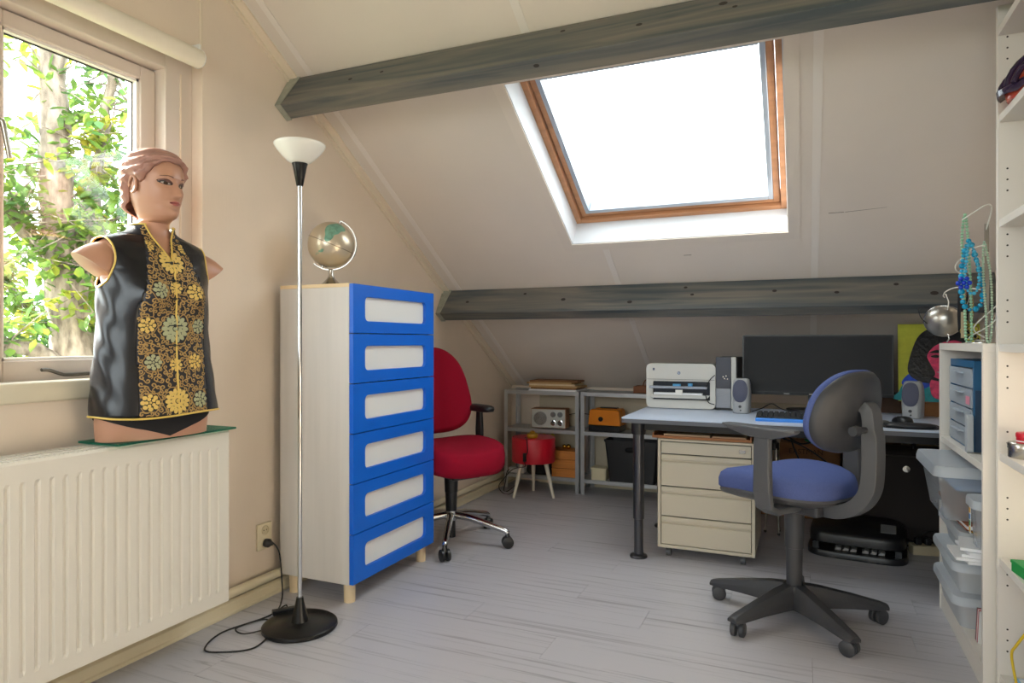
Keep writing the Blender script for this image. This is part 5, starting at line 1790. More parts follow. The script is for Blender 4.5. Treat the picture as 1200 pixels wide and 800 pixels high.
bz = 0.0805
bin_('milky lidded bin at the bottom of the shelf unit, with papers inside', (0.645, 3.08, bz), 0.29, 0.42, 0.124, MILK, 0, None, content=(M('contents rose', srgb(220, 196, 186), 0.8), 3, 0.05))
bin_('milky lidded bin in the middle of the bottom stack, with pale folders inside', (0.645, 3.085, bz + 0.1255), 0.29, 0.42, 0.118, MILK, 0, None, content=(M('contents sand', srgb(206, 196, 176), 0.8), 5, 0.07))
bin_('milky lidded bin topmost of the stack of three, under the brown book', (0.655, 3.09, bz + 0.245), 0.27, 0.41, 0.108, MILK, 0, None, content=(M('contents grey', srgb(190, 190, 186), 0.8), 8, 0.05))
zt = bz + 0.245 + 0.1085
tag(MB().box(-0.11, 0.11, -0.14, 0.14, 0, 0.012).build('yellow_folder', M('folder yellow', srgb(224, 178, 40), 0.6), None, bev=0.001, loc=(0.650, 2.98, zt), rz=0.08), 'yellow folder lying under the brown book on the bins', 'folder')
t = thing('brown_book', 'reddish brown patterned book lying under the large clear bin', 'book', (0.640, 3.01, zt + 0.0125), 0.04)
MB().box(-0.12, 0.12, -0.165, 0.165, 0, 0.003).box(-0.12, 0.12, -0.165, 0.165, 0.017, 0.020).box(0.114, 0.12, -0.165, 0.165, 0.003, 0.017).build('cover', two_tone('book cover', srgb(120, 48, 26), srgb(190, 120, 70), 30, 0.45, 0.62, 0.5), t, bev=0.001)
MB().box(-0.115, 0.113, -0.160, 0.160, 0.0035, 0.0165).build('pages', PAPER, t)
zb = zt + 0.0125 + 0.0205
bt = bin_('large clear lidded bin sticking out of the shelf unit toward the desk chair', (0.60, 3.08, zb), 0.32, 0.44, 0.205, CLEAR, 0.0, None, 0.03, (M('contents brown', srgb(132, 92, 66), 0.7), 11, 0.085), 0.80, False)
o_ = MB().box(-0.09, 0.11, -0.14, 0.12, 0.10, 0.115).build('folded_cloth', M('contents blue', srgb(150, 170, 200), 0.8), bt, bev=0.004)
t = thing('game_box', 'flat dark patterned box lying on the lid of the large clear bin', 'box', (0.66, 3.03, zb + 0.2005), 0.06)
MB().box(-0.09, 0.10, -0.15, 0.15, 0, 0.012).build('box_body', two_tone('game box print', srgb(70, 62, 60), srgb(176, 160, 146), 26, 0.46, 0.58, 0.5, (0.2, 3, 1)), t, bev=0.001)
MB().box(-0.092, 0.102, -0.152, 0.152, 0.0122, 0.016).build('lid', M('game lid', srgb(110, 92, 84), 0.5), t, bev=0.001)
# papers sticking out, nearer
for k in range(5):
    g = random.Random(20 + k)
    tag(MB().box(-0.105, 0.105, -0.08, 0.08, 0, 0.009).build('paper_stack', PAPER, None, loc=(0.588 + g.uniform(-0.012, 0.012) - 0.012 * (k == 1), 2.735 + g.uniform(-0.01, 0.01), 0.380 + k * 0.0098), rz=g.uniform(-0.2, 0.12)),
        'white paper sheaf, %s of the pile under the small clear bin' % ['bottom one', 'second from the bottom', 'middle one', 'second from the top', 'top one'][k], 'paper', 'white papers piled in the low shelf unit')
# plinth below the papers: books lying flat
for k, (c, lab) in enumerate((((200, 190, 176), 'beige flat book at the bottom of the pile below the white papers'), ((170, 176, 186), 'grey flat book second in the pile below the white papers'), ((214, 206, 190), 'cream flat book third in the pile below the white papers'), ((150, 140, 128), 'taupe flat book topmost in the pile below the white papers'))):
    t = thing('flat_book', lab, 'book', (0.70, 2.72, 0.0805 + k * 0.0745), 0.02 * k)
    MB().box(-0.10, 0.10, -0.08, 0.08, 0, 0.074).build('cover', M('flat book %d' % k, srgb(*c), 0.6), t, bev=0.002)
    MB().box(-0.1005, -0.098, -0.078, 0.078, 0.004, 0.070).build('pages', PAPER, t)
bt = bin_('small clear bin with colour strip label standing on the white papers', (0.600, 2.715, 0.4305), 0.16, 0.13, 0.165, CLEAR, 0.0, None, 0.02, (M('contents blue dark', srgb(60, 76, 130), 0.7), 2, 0.07), 0.9, False)
MB().box(-0.0805, -0.0795, 0.028, 0.052, 0.03, 0.125).build('label_strip', PAPER, bt)
for k, c in enumerate(((230, 190, 60), (70, 150, 90), (60, 130, 200), (220, 170, 60))):
    MB().box(-0.0815, -0.0807, 0.031, 0.049, 0.036 + k * 0.022, 0.053 + k * 0.022).build('label_square', M('label square %d' % k, srgb(*c), 0.5), bt)
for k in range(5):
    c = [(236, 234, 230), (196, 30, 50), (240, 238, 232), (214, 120, 130), (90, 84, 80)][k]
    lab = ['white thin magazine leaning first in the row at the bottom of the shelf unit', 'red thin magazine leaning second in the bottom row', 'white thin magazine leaning between the red and pink ones', 'pink thin magazine leaning fourth in the bottom row', 'dark grey thin magazine leaning last in the bottom row'][k]
    q = MB()
    yk = 2.765 + k * 0.009
    q.hexa([(0.545, yk, 0.0808), (0.595, yk, 0.0808), (0.595, yk + 0.006, 0.0808), (0.545, yk + 0.006, 0.0808), (0.545, yk - 0.025, 0.20), (0.595, yk - 0.025, 0.20), (0.595, yk - 0.019, 0.20), (0.545, yk - 0.019, 0.20)])
    tag(q.build('magazine', M('magazine %d' % k, srgb(*c), 0.5), None), lab, 'magazine', 'magazines leaning in the low shelf unit')

# ------------------------------------------------------------------ jewellery stand
JX, JY, JZ = 0.61, 3.05, 1.1135
t = thing('jewellery_stand', 'white wire jewellery stand with curled arms on the low shelf unit', 'stand', (JX, JY, JZ))
WIREW = M('white coated wire', srgb(232, 230, 220), 0.35)
MB().lathe([(0.0, 0), (0.06, 0), (0.06, 0.004), (0.0, 0.005)], n=28).build('base', STEEL, t, 40)
MB().box(0.012, 0.026, -0.004, 0.004, 0.005, 0.45).build('post', STEEL, t)
WR = [[(0.015, 0, 0.42), (0.03, -0.02, 0.50), (0.01, -0.05, 0.515), (-0.03, -0.04, 0.49), (-0.06, 0, 0.47)],
      [(0.015, 0, 0.30), (-0.01, 0.05, 0.335), (-0.05, 0.085, 0.328), (-0.064, 0.105, 0.300), (-0.048, 0.112, 0.277), (-0.036, 0.100, 0.275)],
      [(0.015, 0, 0.33), (0.0, -0.06, 0.36), (-0.04, -0.06, 0.35), (-0.05, -0.03, 0.32)],
      [(0.015, 0, 0.02), (-0.02, 0.01, 0.06), (0.04, -0.05, 0.14), (0.06, -0.09, 0.18)],
      [(0.015, 0, 0.01), (-0.03, 0.04, 0.02), (0.02, -0.06, 0.07), (0.05, -0.12, 0.13)],
      [(0.015, 0, 0.20), (-0.05, 0.12, 0.222), (-0.080, 0.19, 0.212), (-0.085, 0.222, 0.196), (-0.078, 0.240, 0.190)]]
for p in WR:
    MB().tube(smooth_path(p, 6), 0.0026, 6).build('wire_arm', WIREW, t, 180)


def necklace(label, loop, r, mat, cat='necklace', extra=None, name='bead_necklace'):
    """beads strung along a closed path"""
    pts = smooth_path(loop, 10, True)
    d = [0]
    for i in range(len(pts)):
        d.append(d[-1] + (pts[(i + 1) % len(pts)] - pts[i]).length)
    n = int(d[-1] / (2.05 * r))
    q = MB()
    j = 0
    for k in range(n):
        s = d[-1] * k / n
        while d[j + 1] < s:
            j += 1
        a = pts[j]
        b = pts[(j + 1) % len(pts)]
        p = a + (b - a) * ((s - d[j]) / max(d[j + 1] - d[j], 1e-9))
        rr = r * (1 + (0.25 * sin(k * 2.4) if extra else 0))
        q.ball(p, rr, 8, 6)
    c = sum((Vector(p) for p in loop), Vector()) / len(loop)
    c.z = min(p[2] for p in loop)
    t = thing(name, label, cat, c)
    st = MB().tube([p - c for p in pts], r * 0.25, 5, loop=True)
    st.build('thread', M('thread grey', srgb(170, 170, 160), 0.6), t, 180)
    off(q, c).build('beads', mat, t, 180)
    return t


MINT = M('mint bead', srgb(158, 204, 166), 0.25)
TURQ = M('turquoise bead', srgb(16, 150, 190), 0.25, var=(25, 0.25))


def L3(dx, dy, dz):
    return (JX + dx, JY + dy, JZ + dz)


necklace('long mint green bead necklace hanging from the top of the jewellery stand', [L3(-0.05, 0.0, 0.49), L3(-0.042, -0.005, 0.40), L3(-0.036, -0.012, 0.25), L3(-0.032, -0.014, 0.08), L3(-0.034, -0.022, 0.012), L3(-0.050, -0.022, 0.010), L3(-0.052, -0.012, 0.10), L3(-0.056, -0.004, 0.25), L3(-0.060, 0.0, 0.40)], 0.0058, MINT)
necklace('pale green bead necklace hanging down behind the turquoise one', [L3(0.0, -0.055, 0.375), L3(0.018, -0.062, 0.25), L3(0.022, -0.066, 0.10), L3(0.016, -0.070, 0.012), L3(0.006, -0.070, 0.012), L3(0.004, -0.064, 0.10), L3(-0.004, -0.060, 0.25)], 0.0048, M('pale green bead', srgb(186, 212, 186), 0.25))
necklace('chunky turquoise bead necklace at the front of the jewellery stand', [L3(-0.045, -0.035, 0.385), L3(-0.025, -0.045, 0.32), L3(-0.004, -0.050, 0.22), L3(-0.008, -0.050, 0.150), L3(-0.032, -0.048, 0.125), L3(-0.060, -0.046, 0.140), L3(-0.070, -0.044, 0.20), L3(-0.066, -0.042, 0.30)], 0.0092, TURQ, extra=True)
necklace('sky blue bead necklace doubled inside the chunky turquoise one', [L3(-0.044, -0.060, 0.375), L3(-0.020, -0.070, 0.27), L3(-0.024, -0.070, 0.20), L3(-0.045, -0.070, 0.185), L3(-0.060, -0.066, 0.22), L3(-0.058, -0.064, 0.31)], 0.0060, M('sky bead', srgb(70, 180, 214), 0.25), extra=True)
necklace('coral red bead strand hanging left behind the turquoise beads', [L3(-0.050, 0.025, 0.36), L3(-0.044, 0.022, 0.27), L3(-0.045, 0.022, 0.18), L3(-0.053, 0.026, 0.18), L3(-0.057, 0.028, 0.28)], 0.0042, M('coral bead', srgb(180, 70, 50), 0.3))
q = MB()
for k in range(7):
    a = 2 * pi * k / 6
    q.ball(L3(-0.066 + 0.018 * cos(a) * (k > 0), -0.068, 0.225 + 0.018 * sin(a) * (k > 0)), 0.009, 8, 6)
tag(q.build('blue_flower_pin', M('royal blue glass', srgb(24, 60, 190), 0.2), None, 180), 'royal blue flower shaped bead cluster on the turquoise necklaces', 'bead cluster')
# black cords on the curled hook
t = thing('black_cord_bundle', 'bundle of black cords hanging from the curled white hook', 'cords', (0.572, 3.156, JZ + 0.03))
for k in range(6):
    a = 2 * pi * k / 6
    x_, y_ = 0.008 * cos(a), 0.008 * sin(a)
    MB().tube(smooth_path([(x_ * 0.4, y_ * 0.4, 0.245), (x_, y_, 0.20), (x_ * 1.6, y_ * 1.6, 0.10), (x_ * 1.3, y_ * 1.3, 0.03 - 0.004 * k)], 5), 0.0062, 7).build('cord', BLACKFAB, t, 180)
t = thing('gold_chain', 'brass chain with round pendants hanging beside the black cords', 'necklace', (0.580, 3.085, JZ + 0.002))
BRASS = M('old brass', srgb(150, 132, 76), 0.3, 0.9)
MB().tube(smooth_path([(0.0, 0.05, 0.26), (0.012, 0.01, 0.17), (0.008, -0.01, 0.09), (-0.008, -0.01, 0.05), (-0.012, 0.01, 0.09), (-0.008, 0.03, 0.17)], 6, True), 0.0028, 6, loop=True).build('chain', BRASS, t, 180)
for (dx, dz, r) in ((-0.012, 0.045, 0.018), (0.012, 0.05, 0.014), (-0.004, 0.020, 0.012), (0.014, 0.024, 0.011), (-0.016, 0.075, 0.010)):
    q = MB()
    q.tube([(dx + r * cos(2 * pi * k / 16), -0.012, dz + r * sin(2 * pi * k / 16)) for k in range(16)], 0.003, 6, loop=True)
    q.build('ring_pendant', BRASS, t, 180)
tag(MB().ball((0.590, 3.10, JZ + 0.0125), 0.0122, 10, 8).build('lime_bead', M('lime glass', srgb(206, 210, 30), 0.2), None, 180), 'lime yellow glass bead lying under the brass chain', 'bead')
t = thing('hanging_tag', 'beige card tag hanging between brass chain and mint beads', 'tag', (0.560, 3.07, JZ + 0.02))
MB().box(-0.010, 0.008, -0.001, 0.001, 0, 0.10).build('card', M('tag beige', srgb(178, 160, 128), 0.7), t)
MB().tube([(0, 0, 0.10), (0.02, 0.0, 0.16)], 0.001, 5).build('string', M('thread grey', srgb(170, 170, 160)), t)
# polished bowl
t = thing('steel_bowl', 'small polished steel bowl with wire hook on the corner of the low shelf unit', 'bowl', (0.525, 3.272, JZ + 0.030))
q = MB()
rs = []
R_ = 0.068
mt = Matrix.Rotation(radians(-62), 3, 'X') @ Matrix.Rotation(radians(10), 3, 'Y')
for sgn, rr in ((1, R_), (-1, R_ - 0.0025)):
    rng = range(1, 13) if sgn == 1 else range(12, 0, -1)
    for k in rng:
        a = radians(90 * k / 12)
        ring = []
        for i in range(36):
            v = mt @ Vector((rr * sin(a) * cos(2 * pi * i / 36), rr * sin(a) * sin(2 * pi * i / 36), -rr * cos(a) * 0.85))
            ring.append((v.x, v.y + 0.0, v.z + 0.062))
        rs.append(ring)
q.rings(rs, True)
q.build('bowl_body', M('satin steel', srgb(176, 172, 164), 0.3, 0.9), t, 60)
q = MB().tube([tuple(mt @ Vector(((R_ + 0.0012) * cos(2 * pi * i / 36), (R_ + 0.0012) * sin(2 * pi * i / 36), 0.0)) + Vector((0, 0, 0.062))) for i in range(36)], 0.0028, 6, loop=True)
q.build('rim', CHROME, t, 180)
MB().tube(smooth_path([(0.006, -0.050, 0.105), (0.008, -0.062, 0.135), (0.005, -0.04, 0.160), (0.006, -0.01, 0.172), (0.012, 0.004, 0.168)], 5), 0.0022, 6).build('wire_hook', WIREW, t, 180)
MB().tube(smooth_path([(-0.06, -0.02, 0.05), (-0.085, -0.02, 0.08), (-0.088, -0.02, 0.115), (-0.05, -0.01, 0.118)], 5), 0.0018, 6).build('wire_handle', CORD, t, 180)
q = MB().tube([(0.008, -0.058, 0.002), (0.01, -0.062, -0.012), (0.004, -0.05, -0.026)], 0.003, 6).ball((0.008, -0.060, 0.004), 0.006, 8, 6)
q.build('foot_knob', CHROME, t, 180)

# ------------------------------------------------------------------ mannequin
MANX, MANY, MANZ = -2.055, 1.635, RZ1 + 0.0072
man = thing('mannequin', 'female shop mannequin bust in a black and gold brocade vest', 'mannequin', (MANX, MANY, MANZ), radians(-8))
HEADYAW = radians(14)
# torso rows: z, half width, front depth, back depth, centre x
BODY = [(0.0, .186, .092, .085, 0), (.05, .189, .100, .090, 0), (.10, .186, .104, .092, 0), (.18, .176, .104, .086, 0), (.27, .158, .098, .076, 0), (.33, .150, .095, .070, 0), (.40, .153, .104, .074, 0), (.47, .160, .118, .080, 0), (.53, .168, .116, .084, -.002), (.59, .176, .098, .084, -.006), (.63, .180, .080, .080, -.010), (.650, .168, .068, .074, -.014), (.668, .136, .058, .066, -.016), (.684, .096, .051, .059, -.016), (.704, .062, .047, .055, -.014), (.722, .054, .048, .053, -.010), (.745, .052, .049, .053, -.004)]


def bust(y_, z):
    return 0.030 * exp(-((abs(y_) - 0.078) / 0.042) ** 2 - ((z - 0.475) / 0.052) ** 2)


def body_pt(phi, z, tab=BODY, off_=0.0):
    a, bf, bb, cx = lerp(tab, z)
    c, s = cos(phi), sin(phi)
    n = 2.25
    k = 1.0 / ((abs(c) ** n + abs(s) ** n) ** (1 / n))
    y_ = (a + off_) * s * k
    x = ((bf if c > 0 else bb) + off_) * c * k
    if c > 0:
        x += bust(y_, z) * min(1, c * 2)
        x -= 0.006 * exp(-(y_ / 0.02) ** 2) * (1 if 0.40 < z < 0.55 else 0)
    return Vector((x + cx, y_, z))


# head rows: height over chin, front, back, half width
HZ0 = 0.738
HEAD = [(0.0, .058, .050, .040), (.012, .078, .056, .046), (.030, .085, .064, .053), (.046, .083, .072, .058), (.058, .086, .078, .062), (.070, .0855, .084, .0655), (.085, .085, .090, .068), (.100, .084, .095, .070), (.115, .083, .098, .0715), (.130, .0865, .100, .0725), (.150, .087, .100, .073), (.175, .080, .094, .069), (.198, .062, .078, .057), (.214, .040, .054, .038), (.224, .016, .024, .016), (.2275, .002, .002, .002)]


def head_pt(phi, h, off_=0.0, feat=True):
    f, bk, wd = lerp(HEAD, h)
    c, s = cos(phi), sin(phi)
    n = 2.15
    k = 1.0 / ((abs(c) ** n + abs(s) ** n) ** (1 / n))
    y_ = (wd + off_) * s * k
    x = ((f if c > 0 else bk) + off_) * c * k
    if feat and c > 0:
        g = lambda v, m, sg: exp(-((v - m) / sg) ** 2)
        ay = abs(y_)
        # nose
        if h > 0.066:
            tt = (0.128 - h) / (0.128 - 0.078)
            amp = 0.024 * max(0, min(1, tt)) ** 0.8 if h >= 0.078 else 0.024 * max(0, (h - 0.068) / 0.010)
            x += amp * exp(-(ay / (0.0075 + 0.0035 * max(0, min(1, tt)))) ** 2)
            x += 0.005 * g(ay, 0.0125, 0.005) * g(h, 0.079, 0.007)
        # sockets, brow, cheeks
        x -= 0.0085 * g(ay, 0.031, 0.015) * g(h, 0.117, 0.011)
        x += 0.0040 * g(ay, 0.031, 0.010) * g(h, 0.116, 0.006)
        x += 0.0035 * g(ay, 0.028, 0.020) * g(h, 0.136, 0.007)
        x += 0.0050 * g(ay, 0.042, 0.016) * g(h, 0.092, 0.016)
        # lips and chin
        x += 0.0065 * g(ay, 0, 0.017) * g(h, 0.0605, 0.0042)
        x += 0.0070 * g(ay, 0, 0.015) * g(h, 0.0500, 0.0046)
        x -= 0.0030 * g(ay, 0, 0.018) * g(h, 0.0555, 0.0016)
        x -= 0.0035 * g(ay, 0, 0.016) * g(h, 0.0400, 0.0060)
        x += 0.0045 * g(ay, 0, 0.014) * g(h, 0.0200, 0.0110)
    return Vector((x, y_, h))


def head_xf(p):
    """head space -> mannequin space: turn and lift the chin a little"""
    pit = radians(-3)
    x, z = p.x, p.z - 0.02
    x, z = x * cos(pit) - z * sin(pit), x * sin(pit) + z * cos(pit)
    q_ = Vector((x * cos(HEADYAW) - p.y * sin(HEADYAW), x * sin(HEADYAW) + p.y * cos(HEADYAW), z + 0.02))
    return q_ * 1.03 + Vector((0.014, -0.004, HZ0 - 0.002))


NS = 88
phis = [2 * pi * i / NS for i in range(NS)]
rs = []
zz = 0.0
zlist = [0.0, 0.002]
while zz < 0.745:
    zz += 0.012 if zz < 0.60 else 0.006
    if zz <= 0.745:
        zlist.append(zz)
for z in zlist:
    if z <= 0.728:
        rs.append([body_pt(p, z) for p in phis])
hl = [0.0, 0.003, 0.007] + [0.012 + 0.0036 * k for k in range(56)] + [0.2165, 0.2205, 0.2240, 0.2262, 0.2275]
for h in hl:
    rs.append([head_xf(head_pt(p, h)) for p in phis])
q = MB()
q.rings(rs, True)
# upper arm stumps, cut flat
for s in (-1, 1):
    path = smooth_path([(-0.008, s * 0.110, 0.574), (-0.008, s * 0.146, 0.575), (-0.008, s * 0.168, 0.571), (-0.006, s * 0.186, 0.565), (-0.004, s * 0.200, 0.558)], 5)
    rr = []
    for i, p in enumerate(path):
        tn = (path[min(i + 1, len(path) - 1)] - path[max(i - 1, 0)]).normalized()
        up = Vector((1, 0, 0)).cross(tn).normalized() * s
        if up.z < 0:
            up = -up
        fr = Vector((1, 0, 0))
        tt = i / (len(path) - 1)
        ra = 0.052 + 0.006 * sin(pi * tt) - 0.004 * tt
        rb = 0.074 + 0.003 * sin(pi * tt) - 0.008 * tt
        slant = 0.034 * tt * tt
        rr.append([p + fr * (ra * cos(a)) + up * (rb * sin(a)) + tn * (slant * sin(a) * 1.0) for a in [2 * pi * k / 32 for k in range(32)]])
    q.rings(rr, True)
body = q.build('body', SKIN, man, 50)


def face_patch(name, mat, ring, off_, parent, yc=0.0):
    """small painted feature: polygon in (y, h) laid on the face"""
    def P(y_, h, e):
        lo, hi = -1.35, 1.35
        for _ in range(26):
            mid = (lo + hi) / 2
            if head_pt(mid, h).y < y_:
                lo = mid
            else:
                hi = mid
        v = head_pt((lo + hi) / 2, h)
        return head_xf(v + Vector((e, 0.25 * e * (1 if y_ > 0 else -1), 0)))
    cy_ = sum(a for a, _ in ring) / len(ring)
    ch_ = sum(b_ for _, b_ in ring) / len(ring)
    qq = MB()
    lay = []
    for s in (1.0, 0.75, 0.5, 0.25, 0.02):
        lay.append([P(cy_ + (a - cy_) * s, ch_ + (b_ - ch_) * s, off_ * (1.0 if s < 1 else 0.2)) for a, b_ in ring])
    qq.rings(lay, True)
    return qq.build(name, mat, parent, 180)


def almond(cy_, ch_, w_, hu, hd, s, n=24, tiltv=0.0):
    out = []
    for k in range(n):
        a = 2 * pi * k / n
        c, si = cos(a), sin(a)
        out.append((cy_ + s * w_ * c, ch_ + (hu if si > 0 else hd) * si * (1 - 0.25 * c * c) + tiltv * c))
    return out


EYEW = M('painted eye white', srgb(196, 180, 168), 0.25)
IRIS = M('painted iris', srgb(66, 44, 30), 0.15)
LASH = M('painted lash', srgb(26, 18, 18), 0.35)
SHADE = M('painted lid', srgb(120, 82, 74), 0.45)
LIPM = M('painted lips', srgb(176, 98, 92), 0.3)
BROW = M('painted brow', srgb(118, 78, 62), 0.5)
for s in (-1, 1):
    face_patch('eyelid', SHADE, almond(s * 0.0335, 0.1195, 0.0220, 0.0105, 0.0060, s, tiltv=0.0022), 0.0006, body)
    face_patch('lash', LASH, almond(s * 0.0335, 0.1168, 0.0205, 0.0078, 0.0052, s, tiltv=0.0020), 0.0012, body)
    face_patch('eye', EYEW, almond(s * 0.0325, 0.1160, 0.0165, 0.0050, 0.0036, s, tiltv=0.0012), 0.0018, body)
    face_patch('iris', IRIS, [(s * 0.0325 + 0.0085 * cos(2 * pi * k / 16), 0.1166 + 0.0054 * sin(2 * pi * k / 16)) for k in range(16)], 0.0024, body)
    face_patch('eyebrow', BROW, [(s * (0.016 + 0.036 * k / 10), 0.1345 + 0.0062 * sin(pi * (0.12 + 0.75 * k / 10)) + 0.0013 * (1 - k / 10)) for k in range(11)] + [(s * (0.016 + 0.036 * k / 10), 0.1330 + 0.0062 * sin(pi * (0.12 + 0.75 * k / 10)) - 0.0006 * (1 - k / 10)) for k in range(10, -1, -1)], 0.0008, body)
    # ear
    qe = MB()
    pts = []
    for k in range(15):
        a = radians(-100 + 300 * k / 14)
        e_ = Vector((-0.012 + 0.014 * cos(a) - 0.004, s * (0.0735 + 0.004), 0.105 + 0.026 * sin(a)))
        pts.append(head_xf(e_))
    qe.tube(pts, [0.0035 + 0.0025 * sin(pi * k / 14) for k in range(15)], 8)
    qe.ball(head_xf(Vector((-0.014, s * 0.072, 0.104))), 0.017, 12, 8, (0.7, 0.45, 1.25))
    qe.build('ear', SKIN, body, 180)
face_patch('lips', LIPM, [(0.0225 * cos(2 * pi * k / 28), 0.0553 + (0.0078 if sin(2 * pi * k / 28) > 0 else 0.0088) * sin(2 * pi * k / 28) * (1 - 0.45 * cos(2 * pi * k / 28) ** 2) - (0.0022 * exp(-(cos(2 * pi * k / 28) / 0.22) ** 2) if sin(2 * pi * k / 28) > 0 else 0)) for k in range(28)], 0.0008, body)


# moulded hair: a wavy cap with a roll at the nape
def hairline(phi):
    d = abs(math.degrees(phi))
    rows = [(0, .186), (18, .188), (35, .182), (52, .166), (66, .142), (76, .118), (84, .112), (92, .128), (104, .128), (116, .100), (128, .050), (145, .012), (180, .0)]
    for i in range(len(rows) - 1):
        if d <= rows[i + 1][0]:
            t_ = (d - rows[i][0]) / (rows[i + 1][0] - rows[i][0])
            t_ = t_ * t_ * (3 - 2 * t_)
            return rows[i][1] + (rows[i + 1][1] - rows[i][1]) * t_
    return 0.0


rs = []
NH = 120
for j in range(41):
    ring = []
    for i in range(NH):
        phi = -pi + 2 * pi * i / NH
        h0 = hairline(phi)
        h = h0 + (0.2275 - h0) * (j / 40) ** 0.9
        edge = min(1.0, j / 5.0)
        d = abs(math.degrees(phi))
        thick = (0.013 + 0.006 * min(1, d / 100)) * edge ** 0.6 + 0.001
        roll = 0.0
        if d > 112:
            roll = 0.024 * exp(-((h - 0.030) / 0.024) ** 2) * min(1, (d - 112) / 18)
        wave = 0.0040 * sin(h * 260 + 3.2 * abs(phi) + 1.5 * sin(phi * 2)) * edge * min(1, (0.235 - h) / 0.03)
        fine = 0.0014 * sin(h * 1150 + 14 * abs(phi)) * edge
        top = min(1, (0.2275 - h) / 0.012 + 0.25)
        v = head_pt(phi, min(h, 0.2272), (thick + roll + wave + fine) * top, False)
        v.z += 0.012 * edge * max(0, (h - 0.15) / 0.0775) ** 1.5
        ring.append(head_xf(v))
    rs.append(ring)
q = MB()
q.rings(rs, False)
q.add([rs[-1][i] for i in range(NH)], [tuple(range(NH))])
hair = q.build('hair', HAIRM, man, 60)
sm = hair.modifiers.new('thickness', 'SOLIDIFY')
sm.thickness = 0.004
sm.offset = -1

# briefs
BRF = [(r[0],) + (r[1] + 0.004, r[2] + 0.004, r[3] + 0.004, r[4]) for r in BODY]
q = MB()
rs = []
for j in range(14):
    ring = []
    for p in phis:
        a = abs(sin(p))
        low = 0.036 + 0.040 * max(0, (a - 0.45) / 0.55) ** 1.2 - (0.030 * (1 - a / 0.45) if a < 0.45 and cos(p) > 0 else 0.012 * (a < 0.45))
        z = low + (0.115 - low) * j / 13
        ring.append(body_pt(p, z, BRF))
    rs.append(ring)
q.rings(rs, False)
q.build('briefs', BLACKFAB, man, 180)

# vest
VEST = [(0.05, .212, .142, .118, 0), (.078, .211, .141, .117, 0), (.13, .207, .138, .112, 0), (.20, .200, .132, .104, 0), (.28, .191, .126, .094, 0), (.34, .186, .124, .088, 0), (.42, .183, .128, .092, 0), (.48, .181, .130, .096, 0), (.54, .182, .124, .097, -.002), (.59, .186, .110, .096, -.006), (.63, .194, .091, .091, -.010), (.650, .188, .079, .085, -.014), (.666, .164, .069, .077, -.016), (.680, .122, .062, .071, -.016), (.692, .088, .059, .068, -.014), (.704, .075, .058, .066, -.012), (.72, .071, .058, .066, -.010), (.765, .070, .058, .066, -.010)]
HEM = 0.078


def vest_pt(phi, z, e=0.0):
    v = body_pt(phi, z, VEST, e)
    # soft folds on the satin sides
    s = abs(sin(phi))
    f = max(0, (s - 0.72) / 0.28)
    v.y += 0.008 * max(0.0, 1 - (z - HEM) / 0.22)
    v += Vector((cos(phi), sin(phi), 0)) * (0.0024 * f * (sin(z * 55 + 9 * phi) + 0.6 * sin(z * 23 - 5 * phi)) * (z < 0.56))
    return v


def collar_top(phi):
    d = abs(phi)
    return 0.716


def neck_gap(z):              # half width of the open neck in y
    return max(0.0, (z - 0.595)) * 0.40


def arm_hole(v):
    return abs(v.y) > 0.13 and ((v.x + 0.006) / 0.064) ** 2 + ((v.z - 0.580) / 0.082) ** 2 < 1


NV = 176
vph = [-pi + 2 * pi * i / NV for i in range(NV)]
vz = []
z = HEM
while z < 0.716:
    vz.append(z)
    z += 0.010 if z < 0.48 else 0.005
vz.append(0.716)
pts = {}
SEAMY = lambda z: 0.116 if z < 0.42 else 0.116 - 0.054 * min(1, (z - 0.42) / 0.24)   # princess seam
sat, bro = MB(), MB()
grid = [[vest_pt(p, z) for p in vph] for z in vz]


def face_zone(j, i):
    a = [grid[j][i], grid[j][(i + 1) % NV], grid[j + 1][(i + 1) % NV], grid[j + 1][i]]
    c = (a[0] + a[1] + a[2] + a[3]) / 4
    if arm_hole(c):
        return None
    front = cos((vph[i] + vph[(i + 1) % NV]) / 2 if i < NV - 1 else pi) > 0
    if front and abs(c.y) < neck_gap(c.z):
        return None
    if c.z > 0.678:
        return 'b'
    if front and abs(c.y) < SEAMY(c.z):
        return 'b'
    return 's'


for j in range(len(vz) - 1):
    for i in range(NV):
        k = face_zone(j, i)
        if k is None:
            continue
        i2 = (i + 1) % NV
        (bro if k == 'b' else sat).add([grid[j][i], grid[j][i2], grid[j + 1][i2], grid[j + 1][i]], [(0, 1, 2, 3)])


def weld(mb_):
    d = {}
    nv = []
    mp = []
    for v in mb_.v:
        k = (round(v[0], 6), round(v[1], 6), round(v[2], 6))
        if k not in d:
            d[k] = len(nv)
            nv.append(v)
        mp.append(d[k])
    mb_.v = nv
    mb_.f = [tuple(mp[i] for i in f) for f in mb_.f]
    return mb_


vest = weld(sat).build('vest', SATIN, man, 180)
vest['label'] = 'black satin side and back panels of the vest'
vb = weld(bro).build('brocade_panel', BROCADE, vest, 180)
for ob in (vest, vb):
    sm = ob.modifiers.new('thickness', 'SOLIDIFY')
    sm.thickness = 0.003
    sm.offset = -1


def front_pt(y_, z, e=0.0):
    """point on the vest front at lateral y, height z, lifted by e"""
    lo, hi = -1.5, 1.5
    for _ in range(24):
        mid = (lo + hi) / 2
        if vest_pt(mid, z).y < y_:
            lo = mid
        else:
            hi = mid
    ph = (lo + hi) / 2
    v = vest_pt(ph, z)
    n = Vector((cos(ph), sin(ph) * 0.8, 0.0)).normalized()
    return v + n * e


